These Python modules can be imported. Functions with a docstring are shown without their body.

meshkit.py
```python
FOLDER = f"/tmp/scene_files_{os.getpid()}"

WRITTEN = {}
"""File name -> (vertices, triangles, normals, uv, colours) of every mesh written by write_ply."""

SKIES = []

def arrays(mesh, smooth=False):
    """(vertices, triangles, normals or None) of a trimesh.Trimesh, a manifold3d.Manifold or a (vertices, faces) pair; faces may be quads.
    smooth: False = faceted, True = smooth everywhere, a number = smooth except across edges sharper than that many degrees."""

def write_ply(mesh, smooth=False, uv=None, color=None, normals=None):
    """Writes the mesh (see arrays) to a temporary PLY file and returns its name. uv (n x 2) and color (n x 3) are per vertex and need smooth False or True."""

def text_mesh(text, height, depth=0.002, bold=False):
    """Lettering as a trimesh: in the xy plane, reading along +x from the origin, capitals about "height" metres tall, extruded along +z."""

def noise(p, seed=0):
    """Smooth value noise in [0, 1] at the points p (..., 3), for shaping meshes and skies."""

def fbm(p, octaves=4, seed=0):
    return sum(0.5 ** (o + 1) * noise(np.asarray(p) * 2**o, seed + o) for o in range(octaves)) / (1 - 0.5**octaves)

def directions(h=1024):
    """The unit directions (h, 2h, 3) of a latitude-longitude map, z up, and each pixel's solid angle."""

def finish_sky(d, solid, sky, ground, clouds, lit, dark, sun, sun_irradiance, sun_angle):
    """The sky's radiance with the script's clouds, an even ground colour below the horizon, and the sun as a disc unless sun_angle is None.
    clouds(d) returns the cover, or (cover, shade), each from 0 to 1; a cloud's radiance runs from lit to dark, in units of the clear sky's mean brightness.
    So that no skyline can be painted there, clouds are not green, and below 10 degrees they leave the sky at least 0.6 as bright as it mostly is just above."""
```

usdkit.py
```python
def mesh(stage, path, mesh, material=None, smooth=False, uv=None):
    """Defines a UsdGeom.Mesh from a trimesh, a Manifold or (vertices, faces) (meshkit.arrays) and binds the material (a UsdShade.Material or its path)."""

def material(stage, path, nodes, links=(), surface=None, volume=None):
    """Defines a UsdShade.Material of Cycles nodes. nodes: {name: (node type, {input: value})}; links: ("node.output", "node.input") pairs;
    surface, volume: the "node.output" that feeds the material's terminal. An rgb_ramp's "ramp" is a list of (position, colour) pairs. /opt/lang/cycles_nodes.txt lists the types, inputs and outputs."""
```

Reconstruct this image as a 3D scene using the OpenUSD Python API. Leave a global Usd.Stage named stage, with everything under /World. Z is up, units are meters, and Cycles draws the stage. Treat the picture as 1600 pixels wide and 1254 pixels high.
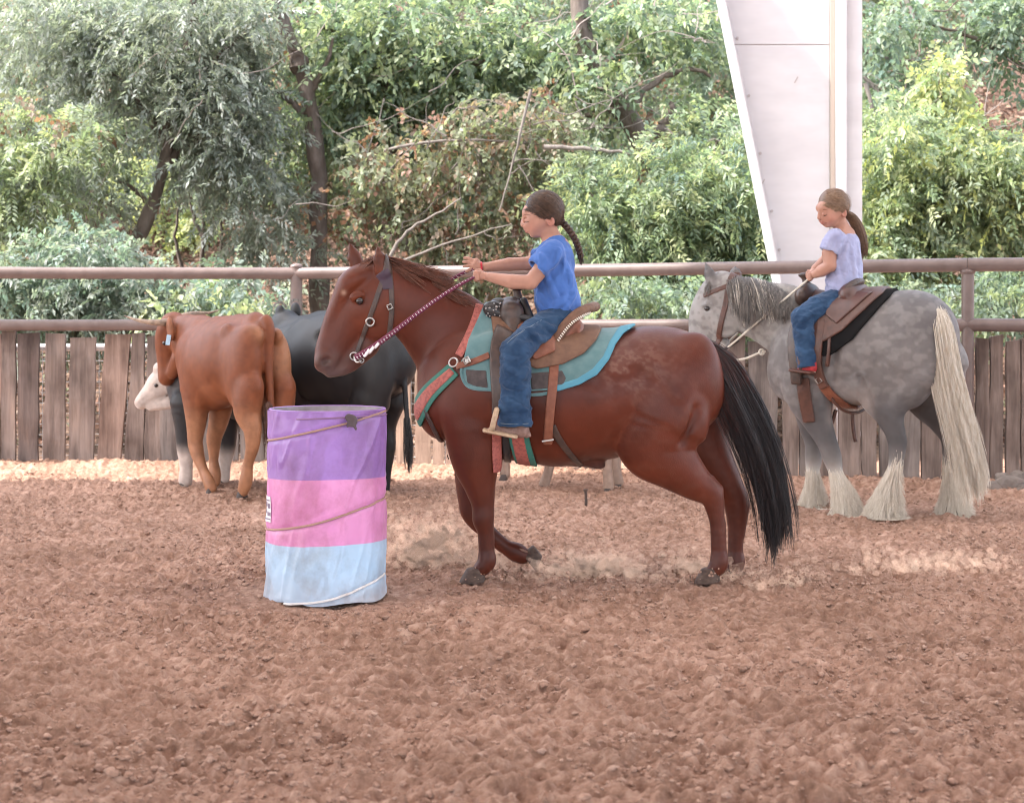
import math, numpy as np, trimesh, usdkit, meshkit
from scipy import ndimage
from scipy.interpolate import CubicSpline
from shapely.geometry import Polygon, LineString
from pxr import Usd, UsdGeom, UsdLux, UsdShade, Gf, Sdf, Vt

stage = Usd.Stage.CreateInMemory()
UsdGeom.SetStageUpAxis(stage, "Z"); UsdGeom.SetStageMetersPerUnit(stage, 1.0)
W = UsdGeom.Xform.Define(stage, "/World")
UsdGeom.Scope.Define(stage, "/World/Looks")
T = Sdf.ValueTypeNames

# ------------------------------------------------------------------ camera, sky, sun, exposure
F, HC, HY = 2400.0, 1.38, 505.0          # focal length in photo pixels, eye height, horizon row
cam = UsdGeom.Camera.Define(stage, "/World/camera")
cam.CreateHorizontalApertureAttr(36.0); cam.CreateFocalLengthAttr(36.0 * F / 1600)
cam.CreateVerticalApertureOffsetAttr(-(627 - HY) / 1600 * 36.0)
cam.CreateFStopAttr(3.8); cam.CreateFocusDistanceAttr(8.3)
cam.CreateExposureAttr(2.5)
UsdGeom.Xformable(cam).AddTransformOp().Set(Gf.Matrix4d(1,0,0,0, 0,0,1,0, 0,-1,0,0, 0,0,HC,1))

SUN_EL, SUN_AZ = math.radians(55), math.radians(-96)      # azimuth = atan2(x, y) of the direction to the sun
sd = (math.cos(SUN_EL)*math.sin(SUN_AZ), math.cos(SUN_EL)*math.cos(SUN_AZ), math.sin(SUN_EL))
usdkit.material(stage, "/World/Looks/sky_look", {
    "s": ("sky_texture", {"sky_type": "single_scattering", "sun_disc": False, "sun_elevation": SUN_EL, "sun_rotation": SUN_AZ, "aerosol_density": 2.5}),
    "h": ("hsv", {"saturation": 0.55}),
    "b": ("background_shader", {"strength": 0.15})}, [("s.color", "h.color"), ("h.color", "b.color")], surface="b.background")
dome = UsdLux.DomeLight.Define(stage, "/World/sky")
UsdShade.MaterialBindingAPI.Apply(dome.GetPrim()).Bind(UsdShade.Material.Get(stage, "/World/Looks/sky_look"))
dome.GetPrim().SetCustomDataByKey("kind", "structure")
sun = UsdLux.DistantLight.Define(stage, "/World/sun")
sun.CreateNormalizeAttr(True); sun.CreateIntensityAttr(0.5); sun.CreateAngleAttr(0.6); sun.CreateColorAttr(Gf.Vec3f(1, 0.95, 0.88))
z = np.array(sd); x_ = np.cross([0,0,1.0], z); x_ /= np.linalg.norm(x_); y_ = np.cross(z, x_)
UsdGeom.Xformable(sun).AddTransformOp().Set(Gf.Matrix4d(*x_,0, *y_,0, *z,0, 0,0,30,1))

# ------------------------------------------------------------------ naming and tagging
taken = {}
def numbered(parent, name):
    k = taken.get((parent, name), 0); taken[(parent, name)] = k + 1
    return name if k == 0 else f"{name}_{k:03d}"
def path_of(name, parent=None):
    p = "/World" if parent is None else str(parent.GetPath())
    return f"{p}/{numbered(p, name)}"
def tag(o, label=None, cat=None, group=None, kind=None):
    o = o.GetPrim() if hasattr(o, "GetPrim") else o
    for k, v in (("label", label), ("category", cat), ("group", group), ("kind", kind)):
        if v: o.SetCustomDataByKey(k, v)
    return o
def thing(name, label, cat, group=None, loc=(0, 0, 0)):
    x = UsdGeom.Xform.Define(stage, path_of(name)); x.AddTranslateOp().Set(Gf.Vec3d(*map(float, loc)))
    return tag(x, label, cat, group)
def origin(parent):
    while parent is not None and parent.GetPath().pathString != "/World":
        v = parent.GetAttribute("xformOp:translate").Get() if parent.HasAttribute("xformOp:translate") else None
        if v is not None: return np.array(v)
        parent = parent.GetParent()
    return np.zeros(3)
def obj(name, m, mat, parent=None, smooth=False, tint=None, uv=None):
    """One Mesh prim; m is given in world coordinates."""
    v, f, n = meshkit.arrays(m, smooth)
    if parent is not None: v = v - origin(parent)
    pm = usdkit.mesh(stage, path_of(name, parent), (v, f), mat)
    if n is not None:
        pm.CreateNormalsAttr(Vt.Vec3fArray.FromNumpy(n.astype(np.float32))); pm.SetNormalsInterpolation("vertex")
    if tint is not None:
        UsdGeom.PrimvarsAPI(pm).CreatePrimvar("tint", T.Color3fArray, "vertex").Set(Vt.Vec3fArray.FromNumpy(np.ascontiguousarray(tint, np.float32)))
    return pm.GetPrim()
def curves(name, strands, widths, mat, parent):
    """strands (n, k, 3) in world coordinates, widths (n, k)."""
    s = np.asarray(strands, np.float32) - origin(parent).astype(np.float32)
    c = UsdGeom.BasisCurves.Define(stage, path_of(name, parent))
    c.CreateTypeAttr("linear"); c.CreateWrapAttr("nonperiodic")
    c.CreatePointsAttr(Vt.Vec3fArray.FromNumpy(s.reshape(-1, 3)))
    c.CreateCurveVertexCountsAttr(Vt.IntArray.FromNumpy(np.full(len(s), s.shape[1], np.int32)))
    c.CreateWidthsAttr(Vt.FloatArray.FromNumpy(np.asarray(widths, np.float32).reshape(-1))); c.SetWidthsInterpolation("vertex")
    UsdShade.MaterialBindingAPI.Apply(c.GetPrim()).Bind(mat)
    return c.GetPrim()

# ------------------------------------------------------------------ geometry helpers
def P(px, py, d):
    """World point seen at photo pixel (px, py) at depth d."""
    return np.array([(px - 800) / F * d, d, HC - (py - HY) / F * d])
def cat(ms): return trimesh.util.concatenate([m for m in ms])
def box(c, s, R=None):
    m = trimesh.creation.box(s)
    if R is not None: m.apply_transform(R)
    m.apply_translation(c); return m
def tube(pts, r, n=8, cap=True):
    """Tube along pts with radii r, as (v, f) trimesh."""
    pts = np.asarray(pts, float); r = np.broadcast_to(np.asarray(r, float), (len(pts),))
    t = np.gradient(pts, axis=0); t /= np.linalg.norm(t, axis=1, keepdims=True) + 1e-12
    u = np.cross(t[0], [0, 0, 1.0]);
    if np.linalg.norm(u) < 1e-3: u = np.array([1.0, 0, 0])
    us = []
    for k in range(len(pts)):
        u = u - t[k] * (u @ t[k]); u /= np.linalg.norm(u) + 1e-12; us.append(u)
    us = np.array(us); vs = np.cross(t, us)
    a = np.arange(n) * 2 * np.pi / n
    v = pts[:, None] + r[:, None, None] * (us[:, None] * np.cos(a)[None, :, None] + vs[:, None] * np.sin(a)[None, :, None])
    v = v.reshape(-1, 3); k, j = np.meshgrid(np.arange(len(pts) - 1), np.arange(n), indexing="ij")
    A, B = k * n + j, k * n + (j + 1) % n
    f = np.concatenate([np.stack([A, B, B + n], -1).reshape(-1, 3), np.stack([A, B + n, A + n], -1).reshape(-1, 3)])
    if cap:
        c0, c1 = len(v), len(v) + 1; v = np.vstack([v, pts[0], pts[-1]]); j = np.arange(n)
        f = np.vstack([f, np.stack([np.full(n, c0), (j + 1) % n, j], 1), np.stack([np.full(n, c1), (len(pts) - 1) * n + j, (len(pts) - 1) * n + (j + 1) % n], 1)])
    return trimesh.Trimesh(v, f, process=False)
def spline(pts, n):
    pts = np.asarray(pts, float); s = np.r_[0, np.cumsum(np.linalg.norm(np.diff(pts[:, :3], axis=0), axis=1) + 1e-9)]
    return CubicSpline(s, pts)(np.linspace(0, s[-1], n))
def torus(c, R, r, axis, n=24, m=8):
    axis = np.asarray(axis, float) / np.linalg.norm(axis); u = np.cross(axis, [0.3, 0.2, 0.9]); u /= np.linalg.norm(u); w = np.cross(axis, u)
    a = np.linspace(0, 2 * np.pi, n + 1)
    return tube(np.asarray(c) + R * (np.cos(a)[:, None] * u + np.sin(a)[:, None] * w), r, m, cap=False)

# ------------------------------------------------------------------ materials
def mat(name, col, rough=0.6, noise=None, bump=None, spec=0.4, metal=0.0, extra=None, sheen=0.0):
    """Principled with optional noise between col and noise=(col2, scale, detail, lo, hi) and bump=(scale, strength, distance)."""
    n = {"p": ("principled_bsdf", {"base_color": col, "roughness": rough, "specular_ior_level": spec, "metallic": metal, "sheen_weight": sheen}),
         "g": ("texture_coordinate", {})}
    l = []
    if noise:
        c2, sc, det, lo, hi = noise
        n["m"] = ("mapping", {"scale": sc if np.ndim(sc) else (sc, sc, sc)})
        n["n"] = ("noise_texture", {"scale": 1.0, "detail": det, "roughness": 0.6})
        n["r"] = ("rgb_ramp", {"ramp": [(lo, col), (hi, c2)]})
        l += [("g.object", "m.vector"), ("m.vector", "n.vector"), ("n.fac", "r.fac"), ("r.color", "p.base_color")]
    if bump:
        sc, st, di = bump
        n["bm"] = ("mapping", {"scale": sc if np.ndim(sc) else (sc, sc, sc)})
        n["bn"] = ("noise_texture", {"scale": 1.0, "detail": 4, "roughness": 0.6})
        n["b"] = ("bump", {"strength": st, "distance": di})
        l += [("g.object", "bm.vector"), ("bm.vector", "bn.vector"), ("bn.fac", "b.height"), ("b.normal", "p.normal")]
    return usdkit.material(stage, "/World/Looks/" + name, n, l, surface="p.BSDF")
def tint_mat(name, rough=0.55, spec=0.35, noise=None, bump=None, trans=0.0, sheen=0.0, vor=None, tmul=(1, 1, 1)):
    """Colour from the mesh's own 'tint', varied by a noise multiply (scale, lo, hi); trans mixes in translucency (leaves)."""
    n = {"a": ("attribute", {"attribute": "tint"}), "p": ("principled_bsdf", {"roughness": rough, "specular_ior_level": spec, "sheen_weight": sheen, "sheen_roughness": 0.4}),
         "g": ("texture_coordinate", {})}
    l, src = [], "a.color"
    if noise:
        sc, lo, hi = noise
        n["m"] = ("mapping", {"scale": sc if np.ndim(sc) else (sc, sc, sc)})
        n["n"] = ("noise_texture", {"scale": 1.0, "detail": 5, "roughness": 0.65})
        n["r"] = ("rgb_ramp", {"ramp": [(0.3, (lo, lo, lo)), (0.7, (hi, hi, hi))]})
        n["x"] = ("mix", {"mix_type": "multiply", "fac": 1.0})
        l += [("g.object", "m.vector"), ("m.vector", "n.vector"), ("n.fac", "r.fac"), (src, "x.color1"), ("r.color", "x.color2")]; src = "x.color"
    if bump:
        sc, st, di = bump
        n["bm"] = ("mapping", {"scale": sc if np.ndim(sc) else (sc, sc, sc)})
        n["bn"] = ("noise_texture", {"scale": 1.0, "detail": 4, "roughness": 0.6})
        n["b"] = ("bump", {"strength": st, "distance": di})
        l += [("g.object", "bm.vector"), ("bm.vector", "bn.vector"), ("bn.fac", "b.height"), ("b.normal", "p.normal")]
    l.append((src, "p.base_color"))
    surf = "p.BSDF"
    if trans:
        n["tm"] = ("mix", {"mix_type": "multiply", "fac": 1.0, "color2": tmul})
        n["t"] = ("translucent_bsdf", {}); n["mx"] = ("mix_closure", {"fac": trans})
        l += [(src, "tm.color1"), ("tm.color", "t.color"), ("p.BSDF", "mx.closure1"), ("t.BSDF", "mx.closure2")]; surf = "mx.closure"
    return usdkit.material(stage, "/World/Looks/" + name, n, l, surface=surf)
# ------------------------------------------------------------------ setting: sand, ground, wooded bank, roof
rng = np.random.default_rng(7)
def bank(x, y):
    """Height of the wooded bank behind the fence."""
    t = np.clip((y - 18.0) / 26.0, 0, 1)
    return 15 * t ** 1.15 + 0.5 * (meshkit.fbm(np.stack([x * .35, y * .35, 0 * x], -1), 3, 5) - .5) * np.clip((y - 17) / 3, 0, 1)
FA, FB, FL = P(463, HY, 14.7), P(1512, HY, 12.55), P(-60, HY, 14.35)
def fence_y(x):
    """Depth of the fence line at x."""
    return np.where(x < FA[0], FA[1] + (x - FA[0]) * (FL[1] - FA[1]) / (FL[0] - FA[0]), FA[1] + (x - FA[0]) * (FB[1] - FA[1]) / (FB[0] - FA[0]))
prints = rng.uniform([-4, 4.2], [4.5, 13.5], (420, 2)); prad = rng.uniform(.05, .085, 420)
from scipy.spatial import cKDTree
ptree = cKDTree(prints)
def sand_h(x, y, fine=True):
    q = np.stack([x, y, 0 * x], -1)
    h = .055 * (meshkit.fbm(q * 1.6, 2, 1) - .5)
    h = h + .075 * np.exp(-((y - fence_y(x) + .1) / .55) ** 2) * (.6 + .9 * meshkit.noise(q * 1.3, 9))
    if fine:
        n1 = meshkit.fbm(q * np.array([7, 8, 1]), 2, 2); near = .35 + .65 * np.clip((np.hypot(x + .93, y - 7.78) - .34) / .3, 0, 1)
        h = h + near * (.034 * (1 - np.abs(2 * n1 - 1)) - .021)
        h = h + near * .050 * (meshkit.fbm(q * np.array([19, 22, 1]), 2, 3) - .5)
        h = h + near * (.027 * (meshkit.noise(q * np.array([44, 48, 1]), 4) - .5) + .009 * (meshkit.noise(q * np.array([85, 90, 1]), 14) - .5))
        d, i = ptree.query(np.stack([x, y], -1)); r = d / prad[i]
        h = h + .028 * (np.exp(-((r - 1.25) / .35) ** 2) * .6 - np.exp(-(r / .8) ** 4))
    return h
sand_mat = usdkit.material(stage, "/World/Looks/sand", {
    "g": ("geometry", {}), "n": ("noise_texture", {"scale": 16.0, "detail": 8, "roughness": .72}), "n2": ("noise_texture", {"scale": .9, "detail": 3}),
    "n3": ("noise_texture", {"scale": 62.0, "detail": 6, "roughness": .78}),
    "r": ("rgb_ramp", {"ramp": [(.28, (.165, .092, .062)), (.5, (.35, .218, .160)), (.70, (.53, .375, .295))]}),
    "r2": ("rgb_ramp", {"ramp": [(.3, (.74, .69, .66)), (.7, (1.12, 1.09, 1.08))]}),
    "x": ("mix", {"mix_type": "multiply", "fac": 1.0}), "b": ("bump", {"strength": .9, "distance": .015}),
    "p": ("principled_bsdf", {"roughness": .95, "specular_ior_level": .15})},
    [("g.position", "n.vector"), ("g.position", "n2.vector"), ("g.position", "n3.vector"), ("n.fac", "r.fac"), ("n2.fac", "r2.fac"), ("r.color", "x.color1"), ("r2.color", "x.color2"),
     ("x.color", "p.base_color"), ("n3.fac", "b.height"), ("b.normal", "p.normal")], surface="p.BSDF")
def grid_mesh(X, Y, Z):
    a, b = X.shape; i, j = np.meshgrid(np.arange(a - 1), np.arange(b - 1), indexing="ij"); A = (i * b + j).ravel()
    f = np.concatenate([np.stack([A, A + 1, A + b + 1], 1), np.stack([A, A + b + 1, A + b], 1)])
    return np.stack([X, Y, Z], -1).reshape(-1, 3), f
ys = [3.7]
while ys[-1] < 15.4: ys.append(ys[-1] + max(.009, ys[-1] ** 2 / (F * HC) * 1.3))
u = np.linspace(-.46, .46, 860)
Y, U = np.meshgrid(np.array(ys), u, indexing="ij"); X = U * Y
Z = sand_h(X.ravel(), Y.ravel()).reshape(X.shape)
tag(obj("arena_sand", grid_mesh(X, Y, Z), sand_mat, smooth=True), kind="structure")
# wider ground all round, a little lower
gx = np.concatenate([np.linspace(-400, -16, 14), np.linspace(-14, 14, 60), np.linspace(16, 400, 14)]); gy = np.concatenate([np.linspace(-400, -6, 14), np.linspace(-4, 18, 50), np.linspace(20, 500, 14)])
X, Y = np.meshgrid(gx, gy, indexing="ij"); Z = -.11 + 0 * X
tag(obj("ground", grid_mesh(X, Y, Z), sand_mat), kind="structure")
litter_mat = usdkit.material(stage, "/World/Looks/leaf_litter", {
    "g": ("geometry", {}), "v": ("voronoi_texture", {"scale": 16.0}), "n": ("noise_texture", {"scale": 1.3, "detail": 5}),
    "r": ("rgb_ramp", {"ramp": [(0, (.05, .027, .018)), (.5, (.10, .058, .04)), (1, (.17, .11, .08))]}),
    "sx": ("separate_color", {}), "b": ("bump", {"strength": .8, "distance": .04}),
    "p": ("principled_bsdf", {"roughness": .9, "specular_ior_level": .2})},
    [("g.position", "v.vector"), ("v.color", "sx.color"), ("sx.r", "r.fac"), ("r.color", "p.base_color"), ("v.distance", "b.height"), ("b.normal", "p.normal")], surface="p.BSDF")
X, Y = np.meshgrid(np.linspace(-34, 34, 140), np.linspace(15.6, 46, 100), indexing="ij")
tag(obj("wooded_bank", grid_mesh(X, Y, bank(X, Y) - .03), litter_mat, smooth=True), kind="structure")
# clods of the tilled sand
clod_mat = usdkit.material(stage, "/World/Looks/clod", {
    "g": ("geometry", {}), "n": ("noise_texture", {"scale": 13.0, "detail": 6, "roughness": .7}), "n3": ("noise_texture", {"scale": 140.0, "detail": 4}),
    "r": ("rgb_ramp", {"ramp": [(.25, (.17, .096, .066)), (.5, (.335, .210, .155)), (.75, (.50, .350, .275))]}),
    "b": ("bump", {"strength": .7, "distance": .01}), "p": ("principled_bsdf", {"roughness": .95, "specular_ior_level": .15})},
    [("g.position", "n.vector"), ("n.fac", "r.fac"), ("r.color", "p.base_color"), ("g.position", "n3.vector"), ("n3.fac", "b.height"), ("b.normal", "p.normal")], surface="p.BSDF")
pi = UsdGeom.PointInstancer.Define(stage, path_of("sand_clods"))
protos = UsdGeom.Scope.Define(stage, str(pi.GetPath()) + "/shapes"); tp = []
def unit_(v): return v / (np.linalg.norm(v, axis=-1, keepdims=True) + 1e-9)
for k in range(5):
    m = trimesh.creation.icosphere(1, 1.0); m.vertices *= rng.uniform(.5, 1.25, (len(m.vertices), 1)); m.vertices *= [1.25, .95, .62]
    v, f, n = meshkit.arrays(m, True); n = unit_(n + .0)
    q = usdkit.mesh(stage, f"{protos.GetPath()}/clod_{k:03d}" if k else f"{protos.GetPath()}/clod", (v, f), clod_mat); q.CreateNormalsAttr(Vt.Vec3fArray.FromNumpy(n.astype(np.float32))); q.SetNormalsInterpolation("vertex"); tp.append(q.GetPath())
N = 80000
cy = 3.9 + 10.9 * rng.random(N) ** 1.25; cx = rng.uniform(-.44, .44, N) * cy
dens = meshkit.fbm(np.stack([cx * 1.7, cy * 1.7, 0 * cx], -1), 3, 12); keep = rng.random(N) < np.clip((dens - .3) * 3.0, .12, 1); cx, cy = cx[keep], cy[keep]; N = len(cx)
sz = .0050 * np.exp(rng.normal(0, .5, N)); sz = np.clip(sz, .003, .018)
pi.CreatePrototypesRel().SetTargets(tp); pi.CreateProtoIndicesAttr(Vt.IntArray.FromNumpy(rng.integers(0, 5, N).astype(np.int32)))
pi.CreatePositionsAttr(Vt.Vec3fArray.FromNumpy(np.stack([cx, cy, sand_h(cx, cy) + sz * .25], 1).astype(np.float32)))
pi.CreateScalesAttr(Vt.Vec3fArray.FromNumpy(np.repeat(sz[:, None], 3, 1).astype(np.float32)))
ang = rng.uniform(0, 2 * np.pi, N); pi.CreateOrientationsAttr(Vt.QuathArray([Gf.Quath(float(math.cos(a / 2)), 0, 0, float(math.sin(a / 2))) for a in ang]))
tag(pi, "loose clods of brown tilled sand scattered over the arena floor", "clods", kind="stuff")
# roof over the arena (above the picture): what shades everything inside the fence
roof_mat = mat("roof_sheet", (.72, .72, .70), .5)
skylight_mat = usdkit.material(stage, "/World/Looks/skylight_sheet", {"t": ("translucent_bsdf", {"color": (.88, .865, .83)}), "d": ("diffuse_bsdf", {"color": (.8, .8, .78)}), "m": ("mix_closure", {"fac": .22})},
    [("t.BSDF", "m.closure1"), ("d.BSDF", "m.closure2")], surface="m.closure")
RZ, RY0, RY1 = 7.6, -9.0, 12.9
roof = UsdGeom.Xform.Define(stage, path_of("arena_roof")).GetPrim(); tag(roof, kind="structure")
RM = 2.5                                                     # the ridge; the skylights lie in the slope that falls towards the fence
def slab(x0, x1, y0, z0, y1, z1):
    v = np.array([[x, y, z + t] for t in (0, .05) for y, z in ((y0, z0), (y1, z1)) for x in (x0, x1)])
    f = [[0, 3, 1], [0, 2, 3], [4, 5, 7], [4, 7, 6], [0, 1, 5], [0, 5, 4], [2, 6, 7], [2, 7, 3], [0, 4, 6], [0, 6, 2], [1, 3, 7], [1, 7, 5]]
    return trimesh.Trimesh(v, f, process=False)
obj("roof_sheet", slab(-22.4, 22.5, RY0, RZ, RM, RZ + 1.6), roof_mat, roof)
for k in range(-7, 7):
    x0 = k * 3.2; obj("roof_sheet", slab(x0, x0 + 1.7, RM, RZ + 1.6, RY1, RZ), roof_mat, roof)
    m = slab(x0 + 1.6, x0 + 3.3, RM, RZ + 1.62, RY1, RZ + .02); obj("skylight_sheet", trimesh.Trimesh(m.vertices[:4], m.faces[:2], process=False), skylight_mat, roof)

# ------------------------------------------------------------------ pipe rail fence
rail_mat = mat("rust_primer_pipe", (.150, .108, .098), .38, noise=((.105, .072, .064), 6, 5, .35, .7), bump=(60, .15, .004), spec=.5)
def along(px):
    """Point of the fence line seen at column px (z = 0)."""
    r = np.array([(px - 800) / F, 1.0]); a, b = (FL, FA) if px < 463 else (FA, FB)
    n = np.array([-(b - a)[1], (b - a)[0]]); t = (a[:2] @ n) / (r @ n); return np.array([r[0] * t, t, 0])
fence = thing("pipe_rail_fence", "brown steel pipe rails on round posts running above the wooden planks", "rail fence", loc=along(463))
A0, B0, L0 = along(463), along(1512), along(-60); ext = A0 + (B0 - A0) * 1.22
for zr, r_ in ((1.38 + .478, .056), (1.38 - .012, .054)):
    for a, b in ((L0 + (L0 - A0) * .4, A0), (A0, B0), (B0, ext)):
        d = (b - a) / np.linalg.norm(b - a); a2 = a + d * .002; b2 = b - d * .002
        obj("rail", tube([a2 + [0, 0, zr], (a2 + b2) / 2 + [0, 0, zr - .006], b2 + [0, 0, zr]], r_, 20), rail_mat, fence, smooth=40)
for p, ztop in ((A0, 1.92), (B0, 1.80), (L0 + (L0 - A0) * .4, 1.9), (ext, 1.85)):
    cap = trimesh.creation.icosphere(2, .062); cap.apply_scale([1, 1, .55]); cap.apply_translation(p + [0, 0, ztop])
    po = obj("post", tube([p + [0, 0, -.2], p + [0, 0, ztop]], .058 if p is A0 else .05, 20), rail_mat, fence, smooth=40)
    obj("cap", cap, rail_mat, po, smooth=True)

# ------------------------------------------------------------------ plank fence: every plank its own part
plank_mats = []
for k, (c1, c2) in enumerate([tuple(tuple(1.16 * (.66 * v + .34 * (.95 * sum(c) / 3)) for v in c) for c in pr_) for pr_ in [((.30, .185, .135), (.17, .098, .07)), ((.235, .165, .135), (.12, .082, .066)), ((.36, .235, .165), (.22, .13, .085)), ((.21, .165, .145), (.105, .083, .074)), ((.155, .105, .088), (.085, .058, .05))]]):
    plank_mats.append(usdkit.material(stage, f"/World/Looks/plank_wood_{k:03d}", {
        "g": ("geometry", {}), "o": ("object_info", {}), "ad": ("vector_math", {"math_type": "add"}), "m": ("mapping", {"scale": (26, 26, 1.7)}),
        "n": ("noise_texture", {"scale": 1.0, "detail": 6, "roughness": .65, "distortion": .5}), "m2": ("mapping", {"scale": (5, 5, 2.2)}), "n2": ("noise_texture", {"scale": 1.0, "detail": 4}),
        "r": ("rgb_ramp", {"ramp": [(.28, c2), (.62, c1), (.8, tuple(min(1, v * 1.25) for v in c1))]}), "r2": ("rgb_ramp", {"ramp": [(.3, (.5, .47, .46)), (.55, (1, 1, 1)), (.75, (1.15, 1.1, 1.05))]}),
        "x": ("mix", {"mix_type": "multiply", "fac": 1.0}), "b": ("bump", {"strength": .6, "distance": .012}), "p": ("principled_bsdf", {"roughness": .85, "specular_ior_level": .2})},
        [("g.position", "m.vector"), ("m.vector", "n.vector"), ("n.fac", "r.fac"), ("g.position", "m2.vector"), ("m2.vector", "n2.vector"), ("n2.fac", "r2.fac"), ("r.color", "x.color1"), ("r2.color", "x.color2"),
         ("x.color", "p.base_color"), ("n.fac", "b.height"), ("b.normal", "p.normal")], surface="p.BSDF"))
def plank(bl, br, tl, tr, top, mk, name="plank", rnd=None):
    """Rough sawn plank between columns bl..br at the ground and tl..tr at its top (row top)."""
    r = rnd; n = 7; rows = []
    off = np.array([0, .12, 0])
    for k in range(n + 1):
        s = k / n; l = bl + (tl - bl) * s; rr = br + (tr - br) * s
        if 0 < k < n: l += r.normal(0, .8); rr += r.normal(0, .8)
        a, b = along(l) + off, along(rr) + off
        z0, zt = -.12, HC - (top - HY) / F * a[1]
        zz = z0 + (zt - z0) * s; dz = r.normal(0, .006) if k == n else 0
        bow = r.normal(0, .004)
        nrm = np.array([0, -1, 0]); th = .045
        rows.append([a + [0, bow - th, zz + dz], b + [0, bow - th, zz - dz], b + [0, bow, zz - dz], a + [0, bow, zz + dz]])
    v = np.array(rows).reshape(-1, 3); f = []
    for k in range(n):
        for j in range(4): A, B = k * 4 + j, k * 4 + (j + 1) % 4; f += [[A, B, B + 4], [A, B + 4, A + 4]]
    f += [[0, 2, 1], [0, 3, 2]]; e = n * 4; f += [[e, e + 1, e + 2], [e, e + 2, e + 3]]
    return trimesh.Trimesh(v, f, process=False)
pf = thing("plank_fence", "rough sawn upright wooden planks along the foot of the pipe rails", "plank fence", loc=along(463) + [0, .12, 0])
pr = np.random.default_rng(21)
listed = [(-62, -30, -60, -28, 519, 1), (-26, -4, -24, -3, 522, 0), (-2, 19, -2, 20, 517, 1), (24, 54, 23, 57, 520, 4), (63, 96, 67, 98, 521, 1), (103, 141, 106, 146, 527, 1), (145, 181, 161, 201, 522, 0), (189, 221, 203, 222, 520, 1),
          (222, 247, 227, 250, 524, 1), (246, 289, 250, 290, 534, 3)]
px = 292
while px < 575:
    w = pr.uniform(24, 42); listed.append((px, px + w, px + pr.normal(0, 2), px + w + pr.normal(0, 2), pr.uniform(522, 534), int(pr.choice([1, 3, 3, 0])))); px += w + pr.uniform(2, 9)
listed += [(618, 640, 619, 641, 530, 2), (648, 672, 647, 676, 528, 2), (676, 690, 679, 700, 532, 2), (694, 722, 703, 728, 530, 0)]
px = 726
while px < 1190:
    w = pr.uniform(26, 46); listed.append((px, px + w, px + pr.normal(0, 2), px + w + pr.normal(0, 2), pr.uniform(524, 536), int(pr.choice([0, 1, 2, 3])))); px += w + pr.uniform(3, 12)
while px < 1500:
    w = pr.uniform(18, 34); listed.append((px, px + w, px + pr.normal(0, 2), px + w + pr.normal(0, 2), pr.uniform(528, 540), int(pr.choice([1, 3, 3, 1])))); px += w + pr.uniform(1, 5)
while px < 1680:
    w = pr.uniform(15, 30); listed.append((px, px + w, px + pr.normal(0, 1), px + w + pr.normal(0, 1), pr.uniform(524, 538), int(pr.choice([1, 1, 3, 0])))); px += w + pr.uniform(2, 6)
for t in listed: obj("plank", plank(*t, rnd=pr), plank_mats[t[5]], pf)
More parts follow.
